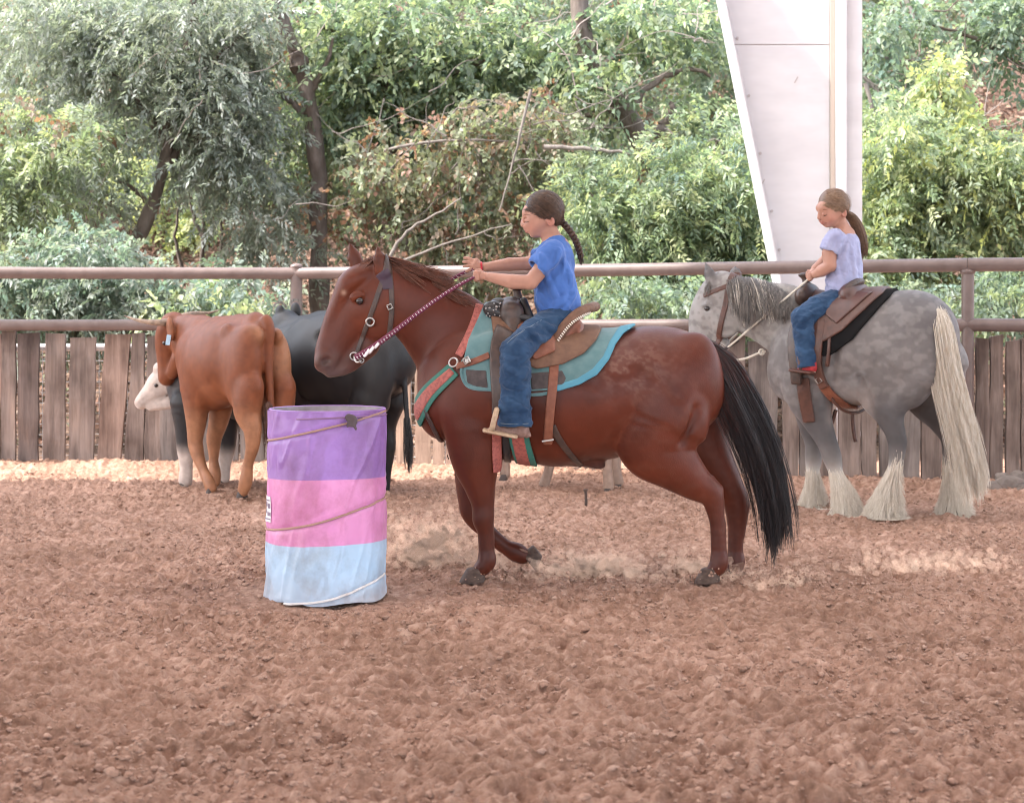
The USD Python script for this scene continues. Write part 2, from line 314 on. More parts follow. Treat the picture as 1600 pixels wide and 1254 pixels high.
# welded wire and a pale pipe behind the planks
wire_mat = mat("galvanised_wire", (.55, .56, .57), .4, spec=.5, metal=.4)
wf = thing("wire_mesh_fence", "pale welded wire mesh showing through the gaps between the planks", "wire fence", loc=along(463) + [0, .24, 0])
wp, ww = [], []
zs = np.arange(.02, 1.12, .1)
for zz in zs:
    wp.append([along(q) + [0, .22, zz] for q in np.linspace(-80, 720, 12)]); ww.append([.006] * 12)
for q in np.arange(-80, 720, 9.0):
    wp.append([along(q) + [0, .225, s] for s in np.linspace(-.05, 1.14, 12)]); ww.append([.006] * 12)
tag(curves("wires", np.array(wp), np.array(ww), wire_mat, wf), kind="stuff")
pale_pipe = mat("pale_pipe", (.62, .60, .60), .45)
obj("top_bar", tube([along(-100) + [0, .26, 1.15], along(463) + [0, .26, 1.15]], .035, 12), pale_pipe, wf, smooth=40)
obj("top_bar", tube([along(465) + [0, .26, 1.15], along(740) + [0, .26, 1.15]], .035, 12), pale_pipe, wf, smooth=40)

# ------------------------------------------------------------------ tapered steel column
white_steel = mat("white_painted_steel", (.53, .525, .55), .45, noise=((.43, .425, .45), (1.2, 1.2, 3.5), 4, .3, .75), bump=(3, .08, .02))
buff = mat("buff_channel", (.42, .36, .31), .5); grime = mat("weld_grime", (.35, .32, .32), .8)
CD = 15.4
col = thing("steel_column", "white tapered steel roof column standing behind the rails", "column", loc=P(1300, HY, CD) * [1, 1, 0])
def cx_(px): return (px - 800) / F * CD
def cz_(py): return HC - (py - HY) / F * CD
ztop, zb = cz_(-160), -.05
def lx(py): return cx_(1129 + (py - 0) * (1210 - 1129) / 407)
yb = HY + (HC - zb) / CD * F
def quad_prism(pts, y0, y1):
    v = [(x, y0, zz) for x, zz in pts] + [(x, y1, zz) for x, zz in pts]; n = len(pts)
    f = [[0, k, k + 1] for k in range(1, n - 1)] + [[n, n + k + 1, n + k] for k in range(1, n - 1)]
    for k in range(n): j = (k + 1) % n; f += [[k, k + n, j + n], [k, j + n, j]]
    m = trimesh.Trimesh(v, f, process=False); m.fix_normals(); return m
ysm = 70.0
obj("web_panel", quad_prism([(lx(yb), zb), (cx_(1296), zb), (cx_(1296), cz_(ysm + .8)), (lx(ysm + .8), cz_(ysm + .8))], CD, CD + .02), white_steel, col)
obj("web_panel", quad_prism([(lx(ysm - .8), cz_(ysm - .8)), (cx_(1296), cz_(ysm - .8)), (cx_(1296), ztop), (lx(-160), ztop)], CD, CD + .02), white_steel, col)
obj("seam", quad_prism([(lx(ysm + .8), cz_(ysm + .8)), (cx_(1296), cz_(ysm + .8)), (cx_(1296), cz_(ysm - .8)), (lx(ysm - .8), cz_(ysm - .8))], CD + .006, CD + .02), grime, col)
obj("flange", quad_prism([(lx(yb) - .022, zb), (lx(yb) - .002, zb), (lx(-160) - .002, ztop), (lx(-160) - .022, ztop)], CD - .17, CD + .24), white_steel, col)
obj("flange", quad_prism([(cx_(1320), zb), (cx_(1345), zb), (cx_(1345), ztop), (cx_(1320), ztop)], CD - .06, CD + .2), white_steel, col)
obj("channel", quad_prism([(cx_(1297), zb), (cx_(1304), zb), (cx_(1304), ztop), (cx_(1297), ztop)], CD - .03, CD + .05), buff, col)
obj("downpipe", quad_prism([(cx_(1304.5), zb), (cx_(1319.5), zb), (cx_(1319.5), ztop), (cx_(1304.5), ztop)], CD - .10, CD + .05), white_steel, col)
for (qx, qy) in ((1244, 125), (1192, 285)):
    obj("rust_mark", box([cx_(qx), CD - .002, cz_(qy)], [.012, .003, .07], trimesh.transformations.rotation_matrix(.5, [0, 1, 0])), grime, col)
for qy in (60, 150, 240, 330, 390):
    m = trimesh.creation.cylinder(.016, .014, sections=6); m.apply_transform(trimesh.transformations.rotation_matrix(np.pi / 2, [1, 0, 0])); m.apply_translation([lx(qy) + .07, CD - .007, cz_(qy)])
    obj("bolt", m, grime, col)
obj("base_plate", box([cx_(1300), CD, .01], [.75, .5, .04]), grime, col)
# ------------------------------------------------------------------ trees and shrubs on the bank
leaf_mat = tint_mat("leaf", rough=.5, spec=.4, trans=.46, tmul=(1.15, 1.2, .85))
litter_leaf_mat = tint_mat("dead_leaf", rough=.8, spec=.2)
bark_mat = mat("bark", (.085, .065, .052), .9, noise=((.17, .14, .12), (9, 9, 3), 5, .4, .7), bump=((30, 30, 8), .7, .02))
grey_bark = mat("grey_bark", (.20, .175, .155), .9, noise=((.10, .085, .075), (9, 9, 3), 5, .4, .7), bump=((30, 30, 8), .6, .02))
pale_twig = mat("pale_twig", (.33, .28, .25), .85)
def unit(v): return v / (np.linalg.norm(v, axis=-1, keepdims=True) + 1e-9)
def sprays(r, C, D, L, n, ll, lw, cols, droop=.25, spread=.9, light=None, twist=.5):
    """Leafy sprays: C (m,3) starts, D (m,3) directions, L (m) lengths, n leaves each of length ll and width lw. Returns v, f, tint."""
    m = len(C); s = (np.arange(n)[None] + r.random((m, n)) * .6) / n
    side = unit(np.cross(D, r.normal(size=(m, 3)))); up = np.cross(D, side)
    base = C[:, None] + D[:, None] * (s * L[:, None])[..., None] + np.array([0, 0, -1.0]) * (s ** 2 * L[:, None] * droop)[..., None]
    sg = np.where(np.arange(n) % 2 == 0, 1.0, -1.0)[None, :, None]
    d = unit(D[:, None] * (.55 + .5 * s[..., None]) + side[:, None] * sg * spread + r.normal(0, .28, (m, n, 3)) + np.array([0, 0, -droop]))
    nr = unit(up[:, None] + np.array([0, -.25, .55]) + r.normal(0, twist, (m, n, 3))); w = unit(np.cross(d, nr)); nn = np.cross(w, d)
    le = ll * r.uniform(.65, 1.25, (m, n, 1)); wi = lw * r.uniform(.7, 1.2, (m, n, 1))
    tip = base + d * le + np.array([0, 0, -.18]) * le; mid = base + d * le * .48 - nn * wi * .22
    v = np.stack([base, mid + w * wi * .5 + nn * wi * .25, tip, mid - w * wi * .5 + nn * wi * .25], 2).reshape(-1, 3)
    k = np.arange(m * n)[:, None] * 4; f = np.concatenate([k + [0, 1, 2], k + [0, 2, 3]])
    cols = np.asarray(cols, float); pick = r.integers(0, len(cols), m); pick2 = np.where(r.random((m, n)) < .8, pick[:, None], r.integers(0, len(cols), (m, n)))
    c = cols[pick2] * r.uniform(.72, 1.3, (m, 1, 1)) * r.uniform(.8, 1.22, (m, n, 1))
    return v, f, np.repeat(c.reshape(-1, 3), 4, 0)
def foliage(r, blobs, per, kind, cols, d):
    """Sprays through the volume of blobs (px, py, rx, rz in photo pixels, depth offset)."""
    vs, fs, ts, o = [], [], [], 0
    L0, n, ll, lw, droop, spread, out = kind
    for b in blobs:
        px, py, rx, rz = b[:4]; dd = d + (b[4] if len(b) > 4 else 0); c = P(px, py, dd); s = dd / F
        m = int(per * 2.3 * rx * rz / 10000)
        q = unit(r.normal(size=(m, 3))) * (r.random((m, 1)) ** .55)
        w = q * np.array([rx * s, max(.7, rx * s * .75), rz * s])
        lump = meshkit.fbm((c + w) * 1.7, 2, 3); keep = lump > .40 + .06 * r.normal(size=m); w, q = w[keep], q[keep]
        C = c + w; D = unit(unit(w / np.array([rx * s, rx * s, rz * s])) * out + r.normal(0, .55, w.shape) + np.array([0, -.25, -droop * .5]))
        C[:, 2] = np.maximum(C[:, 2], bank(C[:, 0], C[:, 1]) + .02)
        v, f, t = sprays(r, C, D, L0 * r.uniform(.6, 1.35, len(C)), n, ll, lw, cols, droop, spread)
        vs.append(v); fs.append(f + o); ts.append(t); o += len(v)
    return (np.vstack(vs), np.vstack(fs)), np.vstack(ts)
#        spray length, leaves, leaf length, leaf width, droop, spread, outward
SILVER = (.40, 16, .090, .034, .40, .8, .6)
BROAD = (.36, 10, .105, .062, .35, 1.0, .7)
PINNATE = (.40, 16, .085, .040, .35, 1.2, .6)
ROUND = (.28, 9, .075, .064, .55, 1.0, .4)
FEATHER = (.50, 20, .092, .032, .28, 1.2, .8)
silver = [(.225, .26, .228), (.275, .305, .272), (.18, .212, .18), (.32, .34, .315), (.195, .22, .175)]
lime = [(0.25, 0.301, 0.165), (0.309, 0.351, 0.207), (0.202, 0.262, 0.156), (0.336, 0.362, 0.209), (0.253, 0.304, 0.219)]
green = [(0.154, 0.209, 0.141), (0.193, 0.253, 0.164), (0.124, 0.175, 0.12), (0.236, 0.283, 0.181), (0.184, 0.235, 0.184)]
vine = [(.20, .23, .145), (.16, .19, .12), (.25, .27, .18), (.23, .175, .125), (.17, .175, .12), (.24, .255, .18)]
dead = [(.23, .125, .085), (.29, .165, .12), (.18, .10, .072), (.33, .215, .16), (.25, .19, .145), (.17, .175, .105)]
blue = [(.16, .225, .195), (.21, .27, .23), (.14, .19, .155), (.25, .295, .26)]
sunny = [(0.39, 0.407, 0.16), (0.353, 0.37, 0.174), (0.411, 0.411, 0.216)]
def limb(r, pts, d, r0, r1, n=14):
    """Branch through photo points [(px, py[, depth offset])]; radii in metres."""
    q = np.array([P(p[0], p[1], d + (p[2] if len(p) > 2 else 0)) for p in pts]); q = spline(q, n)
    q[1:-1] += r.normal(0, r0 * .28, (n - 2, 3)); return tube(q, np.linspace(r0, r1, n), 9)
def tree(name, label, cat_, d, trunk, limbs, blobs, per, kind, cols, seed, bark=bark_mat, r0=.12, extra=None, twigs=0, group=None):
    r = np.random.default_rng(seed)
    base = np.array(P(trunk[0][0], trunk[0][1], d)); base[2] = bank(base[0], base[1])
    t = thing(name, label, cat_, group, loc=base)
    tr = np.array([P(p[0], p[1], d) for p in trunk]); tr = np.vstack([base - [0, 0, .15], tr]) if abs(tr[0][2] - base[2]) > .05 else tr
    tr = spline(tr, 22); tr[2:-1] += r.normal(0, r0 * .12, (len(tr) - 3, 3))
    obj("trunk", tube(tr, np.linspace(r0, r0 * .55, 22) * (1 + .1 * r.normal(size=22)), 12), bark, t, smooth=50)
    for L in limbs: obj("limb", limb(r, L[0], d, L[1], L[1] * .35), L[2] if len(L) > 2 else bark, t, smooth=50)
    m, ti = foliage(r, blobs, per, kind, cols, d); obj("crown", m, leaf_mat, t, tint=ti)
    if extra:
        for (bl, pe, ki, co, nm) in extra:
            m, ti = foliage(r, bl, pe, ki, co, d); obj(nm, m, leaf_mat, t, tint=ti)
    if twigs:
        S, Wd = [], []
        for _ in range(twigs * 2 // 3):
            b = blobs[r.integers(len(blobs))]; px = b[0] + r.normal(0, b[2] * .55); py = b[1] + r.normal(0, b[3] * .55); a = r.uniform(-1.2, .5) if r.random() < .7 else r.uniform(-3, 3); L = r.uniform(40, 150)
            k = np.linspace(0, 1, 9); dd = d - r.uniform(-.3, .8)
            cu = r.normal(0, 38); wob = np.cumsum(r.normal(0, 3.2, (9, 2)), 0); pts = np.stack([P(px + L * q * math.cos(a) + cu * q * q + w_[0], py + L * q * math.sin(a) + cu * (q - q * q) * 1.6 + w_[1], dd) for q, w_ in zip(k, wob)]); pts[:, 2] = np.maximum(pts[:, 2], bank(pts[:, 0], pts[:, 1]))
            S.append(pts); Wd.append(np.linspace(r.uniform(.009, .022), .003, 9))
        tag(curves("twigs", np.array(S), np.array(Wd), pale_twig if seed % 2 else bark, t), kind="stuff")
    return t
tree("silver_leaf_tree", "large grey-green tree with narrow silvery leaves and a slanting trunk behind the left rails", "tree", 19.3,
     [(188, 425), (205, 385), (238, 325), (256, 262), (268, 190), (290, 90), (300, -20)],
     [([(238, 325), (215, 300), (185, 282)], .045), ([(256, 262), (310, 215), (360, 190)], .06), ([(262, 230), (215, 160), (170, 110)], .06), ([(280, 140), (350, 80), (410, 30)], .05)],
     [(300, 110, 150, 110), (360, 225, 105, 100), (400, 330, 75, 70), (200, 70, 120, 90), (150, 150, 90, 80), (390, 60, 80, 90), (250, 20, 160, 70), (60, 60, 100, 90), (440, 400, 60, 50), (330, 160, 90, 80), (130, 330, 70, 60)], 175, SILVER, silver, 3, twigs=26, r0=.11)
tree("slim_dark_tree", "slim dark forked trunk with sparse leaves just right of the slanting silvery tree", "tree", 20.6,
     [(312, 430), (318, 370), (316, 310), (322, 250)], [([(318, 370), (300, 330), (295, 300)], .03), ([(330, 430), (345, 380), (338, 300)], .028), ([(290, 430), (275, 370), (288, 300)], .03)],
     [(300, 250, 60, 50), (350, 280, 50, 40), (345, 420, 40, 30)], 90, SILVER, silver + green, 4, r0=.045)
tree("sunlit_bush", "yellow-green bush glowing in the gap beside the slanting trunk", "bush", 24.0, [(275, 420), (280, 380)], [],
     [(275, 375, 55, 55), (225, 300, 45, 40), (310, 350, 45, 50), (240, 250, 60, 40)], 200, ROUND, sunny + lime, 5, r0=.03)
tree("pale_lime_shrub", "pale lime-green drooping shrub at the far left of the bank", "shrub", 18.4, [(60, 430), (70, 330), (85, 230)], [([(70, 330), (30, 270), (5, 250)], .02)],
     [(80, 235, 75, 55), (35, 300, 70, 70), (10, 370, 50, 70), (150, 225, 45, 30), (-30, 260, 60, 90)], 230, FEATHER, lime + silver[:2], 6, r0=.03, extra=[([(110, 195, 55, 28), (20, 170, 40, 25)], 60, ROUND, dead, "dead_leaves")])
tree("blue_green_shrub", "low blue-green shrub with long leaves seen between the two left rails", "shrub", 17.2, [(120, 505), (125, 450)], [],
     [(60, 455, 90, 45), (170, 460, 90, 45), (130, 400, 90, 40), (270, 470, 70, 40), (0, 430, 60, 60), (380, 460, 70, 45), (90, 500, 140, 30)], 230, PINNATE, blue + silver[:2], 8, r0=.025)
tree("pale_leaf_shrub", "pale yellow-green shrub with broad leaves behind the brown cow", "shrub", 16.9, [(255, 500), (258, 480)], [],
     [(255, 488, 45, 24), (330, 480, 50, 26), (385, 486, 35, 22)], 170, BROAD, lime, 9, r0=.02)
tree("ragged_dark_tree", "broken dark reddish trunk rising between the silvery tree and the green broadleaf tree", "tree", 19.7,
     [(500, 420), (498, 300), (488, 190), (468, 100), (440, 30), (425, -30)], [([(488, 190), (455, 160), (430, 140)], .06), ([(480, 150), (510, 100), (520, 60)], .05), ([(468, 105), (470, 90), (462, 78)], .13)],
     [(430, 60, 60, 60, 1.2), (540, 300, 60, 60, 1.2), (470, 260, 50, 60, 1.2)], 110, BROAD, green + vine, 10, r0=.15, extra=[([(470, 120, 40, 40, .8), (430, 40, 40, 40, .8), (500, 330, 60, 60, .8)], 70, ROUND, dead, "dead_leaves")])
tree("green_broadleaf_tree", "wide bright green broadleaf tree filling the top middle of the bank", "tree", 20.2,
     [(640, 430), (632, 320), (612, 200), (600, 80), (590, -30)], [([(612, 200), (700, 120), (790, 90)], .06), ([(604, 120), (540, 60), (500, 40)], .05), ([(625, 260), (700, 240), (770, 215)], .045)],
     [(620, 60, 150, 85), (560, 140, 110, 75), (700, 130, 120, 70), (500, 200, 60, 55), (800, 60, 110, 80), (620, 210, 90, 55), (520, 30, 80, 60), (860, 130, 50, 50)], 185, BROAD, green + lime[:2], 11, twigs=30, r0=.12)
tree("vine_thicket", "tangled thicket of brown vines and rounded leaves behind the rider in blue", "thicket", 18.8,
     [(735, 440), (742, 360), (750, 250), (745, 170)], [([(600, 236, -.3), (660, 224, -.5), (790, 221, -.35), (900, 236, .2)], .020), ([(610, 400, -1.0), (640, 360, -1.0), (680, 335, -1.0), (720, 310, -1.0)], .022), ([(600, 420, -1.0), (700, 380, -1.0), (800, 350, -1.0)], .018), ([(830, 140, -1.0), (815, 200, -1.0), (800, 260, -1.0), (780, 330, -1.0)], .02), ([(850, 230, -1.0), (950, 235, -1.0), (1040, 250, -1.0)], .03)],
     [(690, 260, 130, 60), (780, 200, 110, 60), (640, 340, 110, 70), (740, 360, 110, 70), (580, 260, 60, 60), (830, 290, 70, 70), (870, 190, 60, 60), (700, 440, 130, 40)], 105, ROUND, vine, 12, twigs=130, r0=.05, bark=grey_bark,
     extra=[([(660, 250, 120, 70), (720, 350, 140, 70), (560, 320, 70, 70), (820, 180, 70, 50)], 40, ROUND, dead, "dead_leaves")])
tree("leaning_trunk_tree", "tree with thick dark leaning trunk and a bare curved limb left of the white column", "tree", 19.3,
     [(1075, 330), (1020, 260), (985, 190), (945, 140), (915, 80), (905, -30)], [([(985, 190), (1020, 130), (1060, 110), (1110, 120)], .06), ([(960, 160), (900, 190), (870, 200)], .05), ([(935, 110), (970, 70), (985, 30)], .03, pale_twig), ([(1010, 210), (1040, 190), (1050, 160)], .08)],
     [(1000, 40, 110, 50, .3), (1075, 80, 55, 50, .4), (900, 70, 60, 60, .2), (960, 130, 40, 40, -.2), (930, 150, 40, 40, -.2), (930, 250, 50, 50, 1.3), (1075, 190, 50, 60, 1.3), (1090, 20, 60, 50, 1.3)], 150, BROAD, green + lime[:2], 13, twigs=40, r0=.20, extra=[([(1000, 190, 70, 60, 1.2), (960, 60, 60, 50, 1.2)], 45, ROUND, dead, "dead_leaves")])
tree("light_green_shrub", "feathery light green shrub between the rider in blue and the white column", "shrub", 18.0,
     [(1050, 480), (1040, 400), (1030, 300)], [([(1040, 400), (1100, 300), (1120, 220)], .02), ([(1040, 420), (950, 330), (900, 280)], .02)],
     [(1020, 300, 115, 75), (1110, 240, 80, 60), (960, 360, 90, 70), (1080, 370, 110, 70), (1160, 330, 60, 80), (930, 280, 55, 40), (1040, 440, 130, 50), (1180, 430, 60, 60)], 230, FEATHER, lime + green[:2] + blue[:1], 14, r0=.03)
tree("yellow_green_shrub", "broad yellow-green shrub to the right of the white column", "shrub", 18.0,
     [(1450, 480), (1455, 380), (1460, 270)], [([(1455, 380), (1390, 280), (1370, 210)], .02), ([(1455, 400), (1540, 300), (1580, 250)], .02)],
     [(1430, 320, 110, 90), (1520, 320, 110, 80), (1390, 220, 60, 60), (1580, 260, 70, 50), (1480, 240, 70, 50), (1370, 380, 60, 80), (1560, 400, 90, 60), (1440, 410, 110, 50), (1640, 330, 70, 110)], 230, PINNATE, lime + lime + sunny[:1] + green[:2], 15, r0=.03)
tree("vine_covered_snag", "pale lime vine climbing a thin dead stem above the yellow-green shrub", "vine", 18.6, [(1480, 300), (1475, 200), (1465, 110)], [],
     [(1475, 210, 18, 55), (1468, 130, 20, 40), (1482, 165, 22, 30)], 900, BROAD, lime + sunny, 16, r0=.022)
tree("dusky_green_shrub", "dusky green shrub seen between the two right rails", "shrub", 16.6, [(1420, 500), (1422, 470)], [],
     [(1400, 462, 80, 40), (1500, 465, 80, 40), (1580, 470, 60, 40), (1300, 470, 80, 40), (1180, 480, 80, 35), (1060, 470, 70, 40), (960, 470, 60, 40)], 190, PINNATE, green + blue + lime[:1], 17, r0=.02)
tree("top_corner_tree", "dark green leafy tree in the top right corner above the brown slope", "tree", 20.5, [(1640, 300), (1625, 150), (1600, -20)], [([(1350, 120), (1375, 150), (1385, 200)], .03, grey_bark), ([(1340, 70), (1400, 95), (1480, 80)], .03, grey_bark), ([(1620, 120), (1520, 60), (1430, 30)], .04), ([(1405, -10), (1437, 60), (1432, 100)], .03, pale_twig)],
     [(1400, 40, 70, 50), (1500, 30, 80, 40), (1590, 30, 70, 60), (1430, 120, 50, 50), (1570, 95, 60, 22), (1650, 150, 40, 90), (1365, 150, 30, 40)], 160, BROAD, green + blue[:2], 18, twigs=24, r0=.09)
tree("grey_tangle_shrub", "tangle of bare grey stems and scattered leaves right beside the white column", "shrub", 19.2, [(1395, 330), (1385, 250), (1370, 190), (1352, 130)], [([(1385, 250), (1360, 200), (1345, 180)], .02, grey_bark), ([(1388, 270), (1420, 200), (1450, 170)], .02, grey_bark)],
     [(1390, 190, 45, 50), (1440, 190, 50, 45), (1520, 215, 45, 30)], 120, BROAD, green, 19, bark=grey_bark, r0=.05, twigs=20)
# far woodland that closes the gaps higher up the bank, and the dead leaves lying on it
r = np.random.default_rng(30)
m, ti = foliage(r, [(x, y, 130, 90, r.uniform(-1.5, 3)) for x in range(-60, 1760, 120) for y in (-20, 90, 200, 310, 410) if not (x > 1420 and 60 < y < 300)], 130, BROAD, green + vine + silver[:2], 25.5)
tag(obj("far_woodland", m, leaf_mat, tint=ti), "mass of mixed green leaves high on the bank behind every other tree", "woodland", kind="stuff")
dead = [tuple(.72 * v for v in c) for c in dead]
n = 26000; lx_, ly_ = r.uniform(-9.5, 9.5, n), r.uniform(17.5, 33, n)
C = np.stack([lx_, ly_, bank(lx_, ly_) + .01], 1)
v, f, ti = sprays(r, C, unit(r.normal(size=(n, 3)) * [1, 1, .3]), np.full(n, .05), 2, .11, .06, dead, .1, .9)
tag(obj("fallen_leaves", (v, f), litter_leaf_mat, tint=ti), "brown fallen leaves covering the steep slope of the bank", "leaf litter", kind="stuff")
from scipy import sparse
from scipy.interpolate import PchipInterpolator
def taubin(m, n):
    """Shrink-free smoothing of a trimesh in place."""
    v, f = np.array(m.vertices), np.array(m.faces); i = f[:, [0, 1, 2, 1, 2, 0]].ravel(); j = f[:, [1, 2, 0, 0, 1, 2]].ravel()
    A = sparse.csr_matrix((np.ones(len(i)), (i, j)), (len(v), len(v))); A.data[:] = 1; dg = np.asarray(A.sum(1)).ravel(); D = sparse.diags(1 / np.maximum(dg, 1)); ok = (dg > 0)[:, None]
    for k in range(n):
        for la in (.5, -.53): v = v + la * np.where(ok, D @ (A @ v) - v, 0)
    m.vertices = v
# ------------------------------------------------------------------ sculpting: smooth unions of tapered limbs, meshed by surface nets
class Fr:
    """Upright frame of an animal: forward faces the picture's left, turned away from the camera by yaw degrees. A pixel and a
    distance b to its left side (towards the camera, metres) give one point."""
    def __init__(s, px, d, yaw=0.0):
        s.o = P(px, HY, d) * [1, 1, 0]; a = math.radians(yaw); s.f = np.array([-math.cos(a), math.sin(a), 0]); s.l = np.array([-math.sin(a), -math.cos(a), 0])
    def pt(s, px, py, b=0.0):
        r = np.array([(px - 800) / F, 1.0, (HY - py) / F]); C = np.array([0, 0, HC])
        return C + r * ((b + s.o @ s.l - C @ s.l) / (r @ s.l))
    def m(s, p, r): return r * p[1] / F
class Sculpt:
    def __init__(s, fr, k=.03, col=(.2, .1, .06)): s.fr, s.k, s.col, s.p = fr, k, np.array(col, float), []
    def c(s, a, ra, b=None, rb=None, w=1.0, k=None, col=None, flat=(0, 0), sub=False, ax=None):
        """Tapered limb from a to b ((px, py, side)), radii in photo pixels, w = width over height across the body."""
        A = s.fr.pt(*a); B = A + 1e-6 if b is None else s.fr.pt(*b); rb = ra if rb is None else rb
        return s.raw(A, s.fr.m(A, ra), B, s.fr.m(B, rb), w, k, col, flat, sub, ax)
    def raw(s, A, ra, B, rb, w=1.0, k=None, col=None, flat=(0, 0), sub=False, ax=None):
        s.p.append(dict(A=np.asarray(A, float), B=np.asarray(B, float), ra=ra, rb=rb, w=w, k=s.k if k is None else k, col=s.col if col is None else np.array(col, float), flat=flat, sub=sub, ax=s.fr.l if ax is None else np.asarray(ax, float))); return s
    def chain(s, pts, w=1.0, k=None, col=None, ax=None):
        """pts: (px, py, side, radius)."""
        n0 = len(s.p)
        if (s.k if k is None else k) < .04 and len(pts) > 3:
            q = np.array([(*p[:4], p[4] if len(p) > 4 else w) for p in pts], float); t = np.r_[0, np.cumsum(np.hypot(*np.diff(q[:, :2], axis=0).T) + 200 * np.abs(np.diff(q[:, 2])) + .5)]
            pts = [tuple(x) for x in PchipInterpolator(t, q)(np.sort(np.r_[t, *[t[:-1] + np.diff(t) * f for f in (.25, .5, .75)]]))]
        for a, b in zip(pts[:-1], pts[1:]): s.c(a[:3], a[3], b[:3], b[3], w=a[4] if len(a) > 4 else w, k=k, col=col(b[1]) if callable(col) else col, ax=ax)
        if (s.k if k is None else k) < .04 and len(s.p) - n0 > 1:      # a limb: one smooth piece without rings at its joints
            ps = s.p[n0:]; del s.p[n0:]; s.p.append(dict(parts=ps, k=ps[0]["k"], sub=False, kin=.006))
        return s
    def e(s, c, r, tilt=0.0, k=None, col=None, sub=False, yaw=0.0):
        """Ellipsoid at (px, py, side); radii (along, across, up) in photo pixels; tilt raises its front, yaw turns it to the left side, in degrees."""
        C = s.fr.pt(*c); a, y = math.radians(tilt), math.radians(yaw); f = s.fr.f * math.cos(y) + s.fr.l * math.sin(y); l = s.fr.l * math.cos(y) - s.fr.f * math.sin(y); u = np.array([0, 0, 1.0])
        R = np.stack([f * math.cos(a) + u * math.sin(a), l, u * math.cos(a) - f * math.sin(a)])
        s.p.append(dict(E=C, R=R, r=np.array([s.fr.m(C, q) for q in r]), k=s.k if k is None else k, col=s.col if col is None else np.array(col, float), sub=sub)); return s
    @staticmethod
    def dist(p, q):
        if "parts" in p:
            g = None
            for c in p["parts"]:
                d = Sculpt.dist(c, q)
                if g is None: g = d
                else: hh = np.maximum(p["kin"] - np.abs(g - d), 0) / p["kin"]; g = np.minimum(g, d) - hh * hh * p["kin"] * .25
            return g
        if "E" in p:
            x = (q - p["E"]) @ p["R"].T / p["r"]; k0 = np.linalg.norm(x, axis=-1); k1 = np.linalg.norm(x / p["r"], axis=-1)
            return k0 * (k0 - 1) / np.maximum(k1, 1e-9)
        A, B, w = p["A"], p["B"], p["w"]; x, ba = q - A, B - A
        if w != 1.0:
            x = x + (x @ p["ax"])[..., None] * p["ax"] * (1 / w - 1); ba = ba + (ba @ p["ax"]) * p["ax"] * (1 / w - 1)
        L2 = ba @ ba; t = np.clip((x @ ba) / L2, 0, 1); d = np.linalg.norm(x - t[..., None] * ba, axis=-1) - (p["ra"] + t * (p["rb"] - p["ra"]))
        n = (B - A) / (np.linalg.norm(B - A) + 1e-12)
        if p["flat"][0]: d = np.maximum(d, -((q - A) @ n))
        if p["flat"][1]: d = np.maximum(d, (q - B) @ n)
        return d
    @staticmethod
    def bounds(p):
        if "parts" in p: b = [Sculpt.bounds(c) for c in p["parts"]]; return np.min([x[0] for x in b], 0), np.max([x[1] for x in b], 0)
        if "E" in p: e = np.sqrt(((p["R"] * p["r"][:, None]) ** 2).sum(0)); return p["E"] - e, p["E"] + e
        R = max(p["ra"], p["rb"]) * max(1.0, p["w"]); return np.minimum(p["A"], p["B"]) - R, np.maximum(p["A"], p["B"]) + R
    def field(s, h=.012, lo=None, hi=None):
        bb = [s.bounds(p) for p in s.p if not p["sub"]]
        s.lo = np.min([b[0] for b in bb], 0) - 4 * h if lo is None else np.asarray(lo); hi = np.max([b[1] for b in bb], 0) + 4 * h if hi is None else np.asarray(hi)
        n = np.ceil((hi - s.lo) / h).astype(int) + 1; s.h = h; s.g = np.full(n, .3, np.float32)
        for p in s.p:
            b0, b1 = s.bounds(p); mg = p["k"] + 3 * h
            i0 = np.clip(((b0 - mg - s.lo) / h).astype(int), 0, n); i1 = np.clip(((b1 + mg - s.lo) / h).astype(int) + 2, 0, n)
            if (i1 <= i0).any(): continue
            sl = tuple(slice(a, b) for a, b in zip(i0, i1)); q = np.stack(np.meshgrid(*[s.lo[j] + h * np.arange(i0[j], i1[j]) for j in range(3)], indexing="ij"), -1)
            d, g, k = s.dist(p, q).astype(np.float32), s.g[sl], p["k"] + 1e-6
            if p["sub"]: d = -d; hh = np.maximum(k - np.abs(g - d), 0) / k; s.g[sl] = np.maximum(g, d) + hh * hh * k * .25
            else: hh = np.maximum(k - np.abs(g - d), 0) / k; s.g[sl] = np.minimum(g, d) - hh * hh * k * .25
        return s
    def at(s, q):
        return ndimage.map_coordinates(s.g, ((np.asarray(q) - s.lo) / s.h).reshape(-1, 3).T, order=1, mode="nearest").reshape(np.shape(q)[:-1])
    def normal(s, q):
        e = s.h * 1.2; q = np.asarray(q, float); g = np.stack([s.at(q + e * np.eye(3)[j]) - s.at(q - e * np.eye(3)[j]) for j in range(3)], -1); return unit(g)
    def hit(s, px, py, off=0.0):
        """First point of the surface seen at photo pixel (px, py), lifted by off; None where the ray misses."""
        r = np.array([(px - 800) / F, 1.0, (HY - py) / F]); r /= np.linalg.norm(r); C = np.array([0, 0, HC]); t0, t1 = (s.lo[1]) / r[1], (s.lo[1] + s.h * s.g.shape[1]) / r[1]
        t = np.arange(t0, t1, s.h * .4); d = s.at(C + t[:, None] * r); i = np.nonzero(d < 0)[0]
        if len(i) == 0: i = [int(np.argmin(d))]
        p = C + t[i[0]] * r; return p + s.normal(p[None])[0] * (off - s.at(p[None])[0])
    def mesh(s, smooth=2):
        v, f = nets(s.g, s.lo, s.h); m = trimesh.Trimesh(v, f, process=False)
        if smooth: taubin(m, smooth * 2)
        return m
